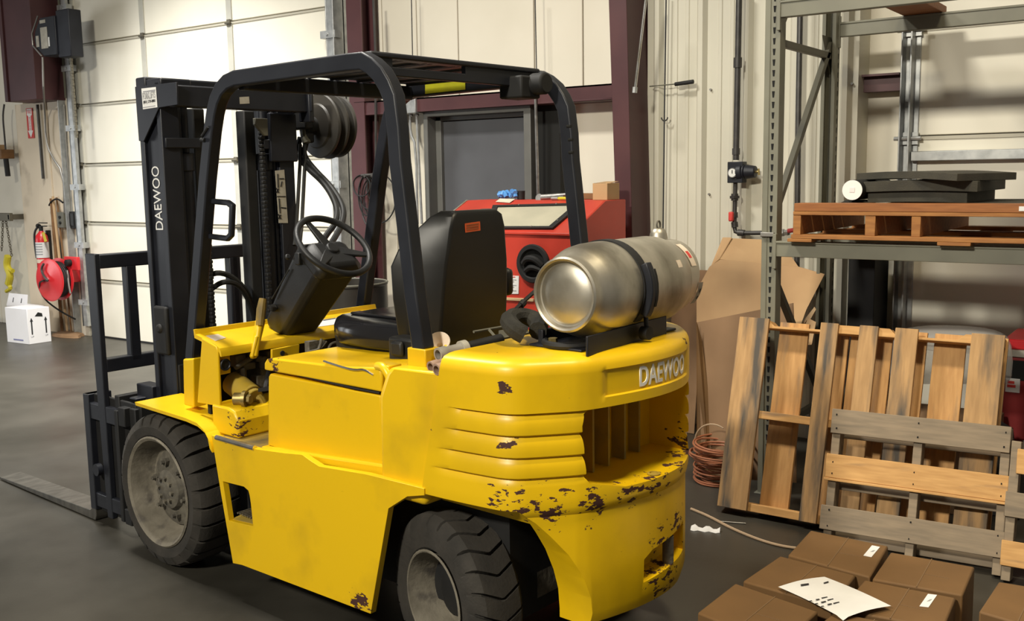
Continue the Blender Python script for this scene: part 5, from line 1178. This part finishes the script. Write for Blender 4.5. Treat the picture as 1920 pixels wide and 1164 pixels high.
# second, smaller pallet in front
vb2, vt2 = 1.96, 1.83
x2 = W(1543, 1003, 1.95).x; t2 = R(15.5)
p2 = thing('pallet', 'small pallet with grey and orange boards leaning on the large pallet, boards horizontal', 'pallet', (x2, -vb2, .017), rot=(-t2, 0, R(4)))
w2_ = .715
def z2(py): return max(0, (W(1700, py, 1.80).z))
MB().box((-.005, -.016, .497), (w2_, 0, .605)).build('deck_board', 'woodold', p2, bevel=.002, seg=1)
MB().box((-.012, -.016, .300), (w2_+.004, 0, .405)).box((-.014, -.022, .287), (w2_+.004, 0, .299)).build('deck_board', 'woodh', p2, bevel=.002, seg=1)
MB().box((-.016, -.016, .072), (w2_+.004, 0, .178)).build('deck_board', 'woodold', p2, bevel=.002, seg=1)
for x in (.0, w2_/2-.015, w2_-.035): MB().box((x, .0, .0), (x+.035, .085, .60)).build('stringer', 'woodold', p2, bevel=.002, seg=1)
for z in (.02, .25, .48): MB().box((0, .085, z), (w2_, .101, z+.085)).build('deck_board', 'woodold', p2, bevel=.002, seg=1)
nl = MB(); rnd = random.Random(2)
for z in (.52, .58, .32, .37, .09, .16):
    for x in (.018, w2_/2, w2_-.02): nl.cyl((x+rnd.uniform(-.006, .006), -.0168, z), (x, -.0155, z), .004, 6)
nl.build('nail_head', 'hole', p2)
x3 = W(1857, 1062, 1.94).x
p3 = thing('pallet', 'pallet at the right picture edge leaning beside the small pallet, mostly cut off', 'pallet', (x3+.04, -1.95, .017), rot=(-R(15), 0, R(2)))
for z, m_ in ((.06, 'woodh'), (.255, 'woodold'), (.43, 'woodh')): MB().box((-.005+.03*(z > .4), -.016, z), (.8, 0, z+.10)).build('deck_board', m_, p3, bevel=.002, seg=1)
for x in (.0, .38, .74): MB().box((x, 0, 0), (x+.035, .085, .56)).build('stringer', 'woodold', p3, bevel=.002, seg=1)
for z in (.05, .25, .45): MB().box((0, .085, z), (.78, .10, z+.08)).build('deck_board', 'woodold', p3, bevel=.002, seg=1)
# pallet on the rack level
zz = zl + .0795
px_ = W(1494, 440, 1.39).x
p4 = thing('pallet', 'orange wooden pallet lying on the lower rack beams under the foam boards', 'pallet', (px_, -1.42, zz))
WP = 1.25; DP = 1.06
for x0, x1 in ((-.03, .09), (.66, .80)): MB().box((x0, -.02, .0), (x1, DP, .016)).build('bottom_board', 'woodmid', p4, bevel=.002, seg=1)
MB().box((-.012, -.02, .016), (WP, .09, .036)).build('bottom_board', 'woodmid', p4, bevel=.002, seg=1); MB().box((-.012, DP-.1, .016), (WP, DP, .036)).build('bottom_board', 'woodmid', p4, bevel=.002, seg=1)
MB().box((-.012, .45, .016), (WP, .56, .036)).build('bottom_board', 'woodmid', p4, bevel=.002, seg=1)
for x0, x1 in ((-.005, .033), (.338, .385), (.545, .585), (1.17, 1.21)): MB().box((x0, -.012, .036), (x1, DP-.02, .130)).build('stringer', 'woodmid', p4, bevel=.002, seg=1)
for k in range(7): MB().box((-.005, -.015+k*.155, .130), (WP, .115+k*.155, .148)).build('deck_board', 'woodmid', p4, bevel=.002, seg=1)
ln_ = thing('timber', 'long reddish board lying along the front of the rack pallet', 'timber', (px_, -1.42, zz+.1485)); MB().box((0, -.016, 0), (1.30, .09, .038)).build('board_body', 'woodred', ln_, bevel=.002)
t = thing('paper_strip', 'white strip of paper on the reddish board at the right edge', 'paper', ln_.location + V3((.985, -.0175, .008))); MB().box((0, -.001, 0), (.35, .001, .02)).build('strip_sheet', 'paper', t)
# foam boards
fz = ln_.location.z
fbm = []
def foam(label, x0, x1, y0, y1, z, th, bend, tilt=0.0):
    t = thing('foam_board', label, 'foam board', (px_+x0, -1.40+y0, z), group=None, rot=(0, R(tilt), R(0)))
    n = 10; rings = []
    for i in range(n+1):
        x = (x1-x0)*i/n; h = bend*math.sin(math.pi*i/n)
        rings.append([V3((x, 0, h)), V3((x, y1-y0, h)), V3((x, y1-y0, h+th)), V3((x, 0, h+th))])
    MB().loft(rings).build('foam_slab', 'foam', t, bevel=.002); return t
def fx(px, v): return W(px, 350, v).x - px_
foam('dark foam board, lowest and longest of the stack on the rack pallet', fx(1690, .95), 1.40, .12, .85, fz+.0005, .034, 0.0)
foam('dark foam board, second lowest of the stack on the rack pallet', fx(1648, 1.05), fx(1830, 1.05), .16, .84, fz+.0345, .050, .005)
foam('dark foam board, third from the bottom on the rack pallet', fx(1642, 1.05), fx(1850, 1.05), .14, .84, fz+.0855, .050, .006)
t_ = foam('dark foam board, topmost of the stack, turned and overhanging', 0, .56, -.22, .22, fz+.138, .034, .010)
tc_ = W(1752, 332, 1.05); t_.location = (tc_.x-.28*math.cos(R(24)), tc_.y+.28*math.sin(R(24)), fz+.142); t_.rotation_euler = (0, R(.6), R(-24))
for ch_ in t_.children: ch_.location = (0, -.22, 0)
rlx = W(1600, 356, 1.30)
t = thing('tube_roll', 'dark roll with a white end cap on the rack pallet left of the foam', 'roll', (rlx.x, -1.315, fz+.098), rot=(0, 0, 0))
MB().cyl((0, 0, 0), (0, .55, 0), .049, 32).build('roll_body', 'black_dull', t); MB().cyl((0, -.004, 0), (0, .001, 0), .0475, 32).build('roll_cap', 'white', t)
MB().box((-.012, -.006, -.01), (.012, -.004, .012)).build('cap_mark', 'paper', t)
t = thing('black_rag', 'black crumpled rag lying behind the white capped roll', 'rag', (rlx.x-.01, -1.19, fz)); MB().loft([[V3((.095*k*math.cos(2*math.pi*j/12), .10*k*math.sin(2*math.pi*j/12), z)) for j in range(12)] for k, z in ((1, .001), (.95, .030), (.6, .047))]).build('rag_body', 'cloth', t)
# ---- cardboard leaning on the wall
def sheet(label, px4, vs, m, name='cardboard_sheet', th=.006):
    P = [LP(x, y, *vs) for (x, y) in px4] if isinstance(vs, tuple) else [W(x, y, v) for (x, y), v in zip(px4, vs)]; P = [Vector((p.x, p.y, max(p.z, .003))) for p in P]; c0 = P[0].copy(); t = thing(name, label, 'cardboard', c0)
    mm = MB(); loop = [p - c0 for p in P]; nrm = Vector((0, 1, 0)); n = len(loop)
    mm.add([p for p in loop] + [p + nrm*th for p in loop], [tuple(range(n)), tuple(range(2*n-1, n-1, -1))] + [(i, n+i, n+(i+1) % n, (i+1) % n) for i in range(n)])
    mm.build('sheet', m, t, smooth=0); return t
def LP(px, py, vt, zt_, k):
    n_ = Vector((0, -1, k)); dd = _ray(px, py); t = (vt + k*zt_ - CAM.dot(n_))/dd.dot(n_); return CAM + dd*t
def flapped(label, face, flaps, m):
    t = sheet(label, face[0], face[1], m)
    for (p4, vs) in flaps:
        P = [W(x, y, v) - t.location for (x, y), v in zip(p4, vs)]
        MB().slab(P, .005).build('flap', m, t)
    return t
big = flapped('big pale brown cardboard sheet with creased top flap leaning on the ribbed wall',
    ([(1306, 545), (1330, 500), (1350, 486), (1430, 494), (1497, 500), (1546, 514), (1512, 580), (1490, 640), (1306, 645)], (.50, 1.1, .40)),
    [([(1350, 486), (1334, 500), (1356, 446), (1373, 446)], [.49, .50, .34, .34]), ([(1350, 486), (1430, 494), (1432, 449), (1358, 446)], [.49, .485, .30, .34]), ([(1430, 494), (1497, 500), (1482, 478), (1432, 449)], [.485, .48, .40, .30])], 'card')
sheet('darker brown cardboard panel standing in front of the pale sheet', [(1308, 604), (1487, 568), (1493, 700), (1493, 905), (1345, 935), (1316, 925)], (.93, .85, .32), 'carddark')
sheet('narrow reddish cardboard strip standing left of the dark panel', [(1306, 604), (1316, 640), (1348, 900), (1330, 925), (1306, 925)], [1.0, 1.0, 1.20, 1.24, 1.16], 'cardbox')
sheet('brown cardboard sheet behind the propane cylinder at the wall', [(1262, 504), (1332, 507), (1318, 540), (1300, 960), (1250, 960)], [.36, .36, .40, .44, .44], 'carddark')
sheet('torn cardboard strip sticking up right of the pale sheet', [(1482, 648), (1500, 610), (1527, 575), (1530, 580), (1508, 618), (1492, 650)], [.90, .86, .84, .84, .86, .90], 'cardedge')
sheet('torn cardboard scrap low at the right of the pale sheet', [(1500, 648), (1514, 596), (1530, 604), (1522, 646)], [.92, .88, .88, .92], 'card')
tag(MB().box((7.55, -.35, 0), (7.70, -.06, 1.16)).build('dark_board', 'black_dull', None, bevel=.004), 'tall dark board standing on the floor against the wall behind the rack', 'board')
# ---- right end things behind the pallets
q0 = W(1884, 752, .75)
mc = thing('red_machine', 'dark red machine with dark window standing behind the pallets at the right', 'machine', (q0.x-.02, -.55, 0))
z_ = lambda py: W(1900, py, .75).z
MB().box((0, -.20, .30), (.9, .30, z_(668))).build('machine_body', 'darkred', mc, bevel=.01); MB().box((-.005, -.215, z_(668)), (.9, .30, z_(655))).build('top_edge', 'greylabel', mc, bevel=.003); MB().box((.0, -.20, z_(655)), (.9, .2, z_(636))).build('machine_top', 'redbright', mc, bevel=.008)
MB().box((.02, -.204, z_(712)), (.8, -.198, z_(675))).build('machine_window', 'dark', mc)
MB().box((.02, -.206, z_(735)), (.085, -.20, z_(709))).build('machine_label', 'paper', mc); MB().box((.028, -.208, z_(726)), (.066, -.206, z_(721))).box((.028, -.208, z_(719)), (.06, -.206, z_(714))).build('label_mark', 'inkred', mc)
MB().box((.0, -.18, 0), (.05, -.12, .30)).box((.8, -.18, 0), (.85, -.12, .30)).box((.0, .2, 0), (.05, .26, .30)).build('machine_leg', 'darkred', mc)
mt = thing('wheel_chock', 'dark slanted black piece standing on the floor below the red machine', 'chock', W(1890, 850, 1.05)*1.0); mt.location.z = 0; MB().prism([[(-.05, 0), (.07, 0), (.01, .42), (-.05, .45)]], fXZ, -.05, .05).build('chock_body', 'black_dull', mt, bevel=.005)
bg = thing('plastic_bag', 'clear grey plastic bag bulging behind the top edge of the large pallet', 'bag', W(1770, 640, 1.1))
o0 = bg.location; prof = [(1668, 625), (1700, 612), (1745, 607), (1800, 608), (1850, 612), (1880, 622), (1900, 635)]
rings = []
for (vv, k) in ((1.28, .2), (1.2, .8), (1.05, 1.0), (.9, .8), (.8, .2)):
    rings.append([W(x, 660 - (660-y)*(.55+.45*k), vv) - o0 for x, y in prof] + [W(x, 720, vv) - o0 for x, y in reversed(prof)])
MB().loft(rings).build('bag_film', 'bag', bg, smooth=80, sub=1)
# a carton that carries the bag
bq = thing('carton', 'closed carton standing behind the large pallet under the plastic bag', 'carton', (8.2, -1.0, 0)); MB().box((-.28, -.18, 0), (.28, .18, .45)).build('carton_body', 'carddark', bq, bevel=.004)
# ---- coil and cord on the floor
cc = G(1335, 905); cl_ = thing('cable_coil', 'coiled reddish orange cable heaped on the floor left of the large pallet', 'cable', (cc.x+.015, cc.y+.05, 0))
rnd = random.Random(11)
for k in range(22):
    r = rnd.uniform(.10, .165); z = .008 + k*.0095; a = rnd.uniform(0, 6.28); ti = rnd.uniform(-.12, .12); ox, oy = rnd.uniform(-.02, .02), rnd.uniform(-.02, .02)
    MB().tube([V3((ox + r*math.cos(t), oy + r*math.sin(t), max(.008, z + ti*r*math.cos(t+a)))) for t in [2*math.pi*j/36 for j in range(36)]], .0055, 6, True).build('cable_loop', 'cable', cl_)
MB().tube(arc((-.03, 0, .20), .11, 60, 200, 14, (1, 0, 0), (0, 0, 1)), .0045, 6).build('cable_loop', 'rope', cl_)
cp = smoothpath([G(1296, 954, .006), G(1330, 968, .006), G(1370, 990, .006), G(1420, 1011, .006), G(1460, 1023, .006), G(1500, 1029, .006), G(1560, 1034, .006)], 2)
tag(MB().tube(cp, .0075, 8).build('extension_cord', 'rope', None), 'tan extension cord running across the floor to the cardboard boxes', 'cord')
rg = G(1323, 994); t = thing('paper_towel', 'white crumpled paper towel on the floor beside the forklift', 'paper towel', (rg.x, rg.y, 0))
ru = (G(1350, 996)-G(1300, 991)).normalized(); rv = V3((-ru.y, ru.x, 0)); rings = []
for i in range(9):
    s_ = (i/8-.5)*.135; w_ = .022 + .008*math.sin(i*2.1); h = .010 + .006*math.sin(i*1.7)
    rings.append([ru*s_ + rv*(w_*k) + V3((0, 0, zq)) for k, zq in ((-1, .001), (-.4, h), (.3, h*1.4), (1, .002))])
MB().loft(rings, closed=False, caps=False).build('towel_sheet', 'paper', t, smooth=80)
pipe('thin_rod', 'thin pale rod lying on the floor under the large pallet', [G(1345, 977, .004), G(1398, 981, .004)], .003, 'bolt', it=0, cat='rod')
# ---- cartons in the foreground
zt = .33
def carton(label, pts, name='cardboard_box', dz=0.0, seam=None, labelq=None):
    P = [G(x, y, zt+dz) for x, y in pts]                # far-left, far-right, near-right, near-left (given or completed)
    if len(P) == 3: P.append(P[0] + P[2] - P[1])
    c0 = (P[0]+P[2])/2; t = thing(name, label, 'box', (c0.x, c0.y, 0), group='cardboard boxes in the foreground')
    top = [p - Vector((c0.x, c0.y, 0)) for p in P]; bot = [Vector((p.x, p.y, .002)) for p in top]
    top = [Vector((p.x*.985, p.y*.985, p.z)) for p in top]
    MB().loft([bot, top]).build('box_body', 'cardbox', t, bevel=.006)
    a, b = top[0].lerp(top[3], .5), top[1].lerp(top[2], .5)
    if seam == 1: a, b = top[0].lerp(top[1], .5), top[3].lerp(top[2], .5)
    d = (b-a); pr = Vector((-d.y, d.x, 0)).normalized()*.0016
    MB().slab([a-pr+V3((0, 0, .0012)), b-pr+V3((0, 0, .0012)), b+pr+V3((0, 0, .0012)), a+pr+V3((0, 0, .0012))], .002).build('flap_seam', 'tape', t)
    m0 = a.lerp(b, .55); m1 = m0 + Vector((-d.y, d.x, 0)).normalized()*.08
    MB().slab([m0+V3((0, 0, .001)), m0+d.normalized()*.002+V3((0, 0, .001)), m1+d.normalized()*.002+V3((0, 0, .001)), m1+V3((0, 0, .001))], .002).build('flap_cut', 'tape', t)
    if labelq:
        Q = [G(x, y, zt+dz+.0015) - Vector((c0.x, c0.y, 0)) for x, y in labelq]
        l = MB().slab(Q, .001).build('shipping_label', 'paper', t)
        u_ = Q[1]-Q[0]; 
        MB().slab([Q[0].lerp(Q[2], .4)+V3((0, 0, .0006)), Q[0].lerp(Q[2], .45)+u_*.25+V3((0, 0, .0006)), Q[0].lerp(Q[2], .62)+u_*.2+V3((0, 0, .0006)), Q[0].lerp(Q[2], .58)+V3((0, 0, .0006))], .0004).build('label_print', 'greyink', l)
    return t
carton('cardboard box with white label at the back corner of the foreground boxes', [(1519, 993), (1667, 1023), (1632, 1082), (1476, 1040)], labelq=[(1619, 1041), (1634, 1044), (1650, 1025), (1635, 1022)], seam=1)
carton('plain cardboard box at the back right of the foreground boxes', [(1669, 1034), (1829, 1062), (1806, 1116), (1634, 1085)], seam=1)
carton('cardboard box at the left of the middle row, partly under the paper sheet', [(1462, 1041), (1606, 1078), (1560, 1137), (1391, 1089)], dz=-.004, seam=1)
carton('cardboard box with white label at the right of the foreground boxes', [(1620, 1086), (1794, 1120), (1770, 1178), (1572, 1142)], dz=-.006, labelq=[(1724, 1136), (1741, 1138), (1757, 1115), (1740, 1113)], seam=1)
carton('cardboard box at the front left of the foreground boxes', [(1378, 1092), (1536, 1146), (1462, 1210), (1306, 1148)], dz=.0, seam=1)
carton('cardboard box under the near corner of the paper sheet, front row', [(1563, 1146), (1722, 1176), (1668, 1250), (1505, 1196)], dz=-.003, seam=1)
carton('lone cardboard box at the right picture edge', [(1872, 1089), (2010, 1112), (1985, 1190), (1834, 1146)], dz=.0, seam=1)
# paper sheet lying over the boxes
zp = zt + .006
C4 = [G(1459, 1100, zp), G(1546, 1081, zp), G(1671, 1136, zp+.002), G(1581, 1160, zp)]
c0 = (C4[0]+C4[2])/2; ps = thing('paper_sheet', 'printed white paper sheet lying on top of the cardboard boxes', 'paper', c0)
n = 10; mm = MB(); vs = []
for i in range(n+1):
    for j in range(n+1):
        s_, t_ = i/n, j/n
        p = C4[0].lerp(C4[1], s_).lerp(C4[3].lerp(C4[2], s_), t_) - c0
        p.z += .006*math.sin(math.pi*s_) + .004*math.sin(3*t_) - (.006 if (s_ == 0 and t_ == 1) else 0); vs.append(p)
mm.add(vs, [(i*(n+1)+j, (i+1)*(n+1)+j, (i+1)*(n+1)+j+1, i*(n+1)+j+1) for i in range(n) for j in range(n)])
sh_ = mm.build('sheet', 'paper', ps, smooth=80)
def pp_(px, py): return G(px, py, zp+.010) - c0
ik = MB()
for (x0, y0, x1, y1, h) in ((1501, 1095, 1516, 1093, 3), (1544, 1092, 1553, 1089, 2), (1540, 1120, 1551, 1118, 1.6), (1529, 1123, 1536, 1122, 1.6), (1551, 1124, 1562, 1121.5, 1.6), (1539, 1128, 1548, 1126, 1.6), (1562, 1130, 1573, 1127.5, 1.6), (1551, 1132, 1559, 1130.5, 1.6), (1517, 1126, 1522, 1125, 1.6), (1528, 1131, 1533, 1130, 1.6), (1539, 1136, 1544, 1135, 1.6)):
    ik.slab([pp_(x0, y0), pp_(x0+1, y0+h), pp_(x1+1, y1+h), pp_(x1, y1)], .0004)
tag(ik.build('printed_text', 'ink', ps), kind='stuff')
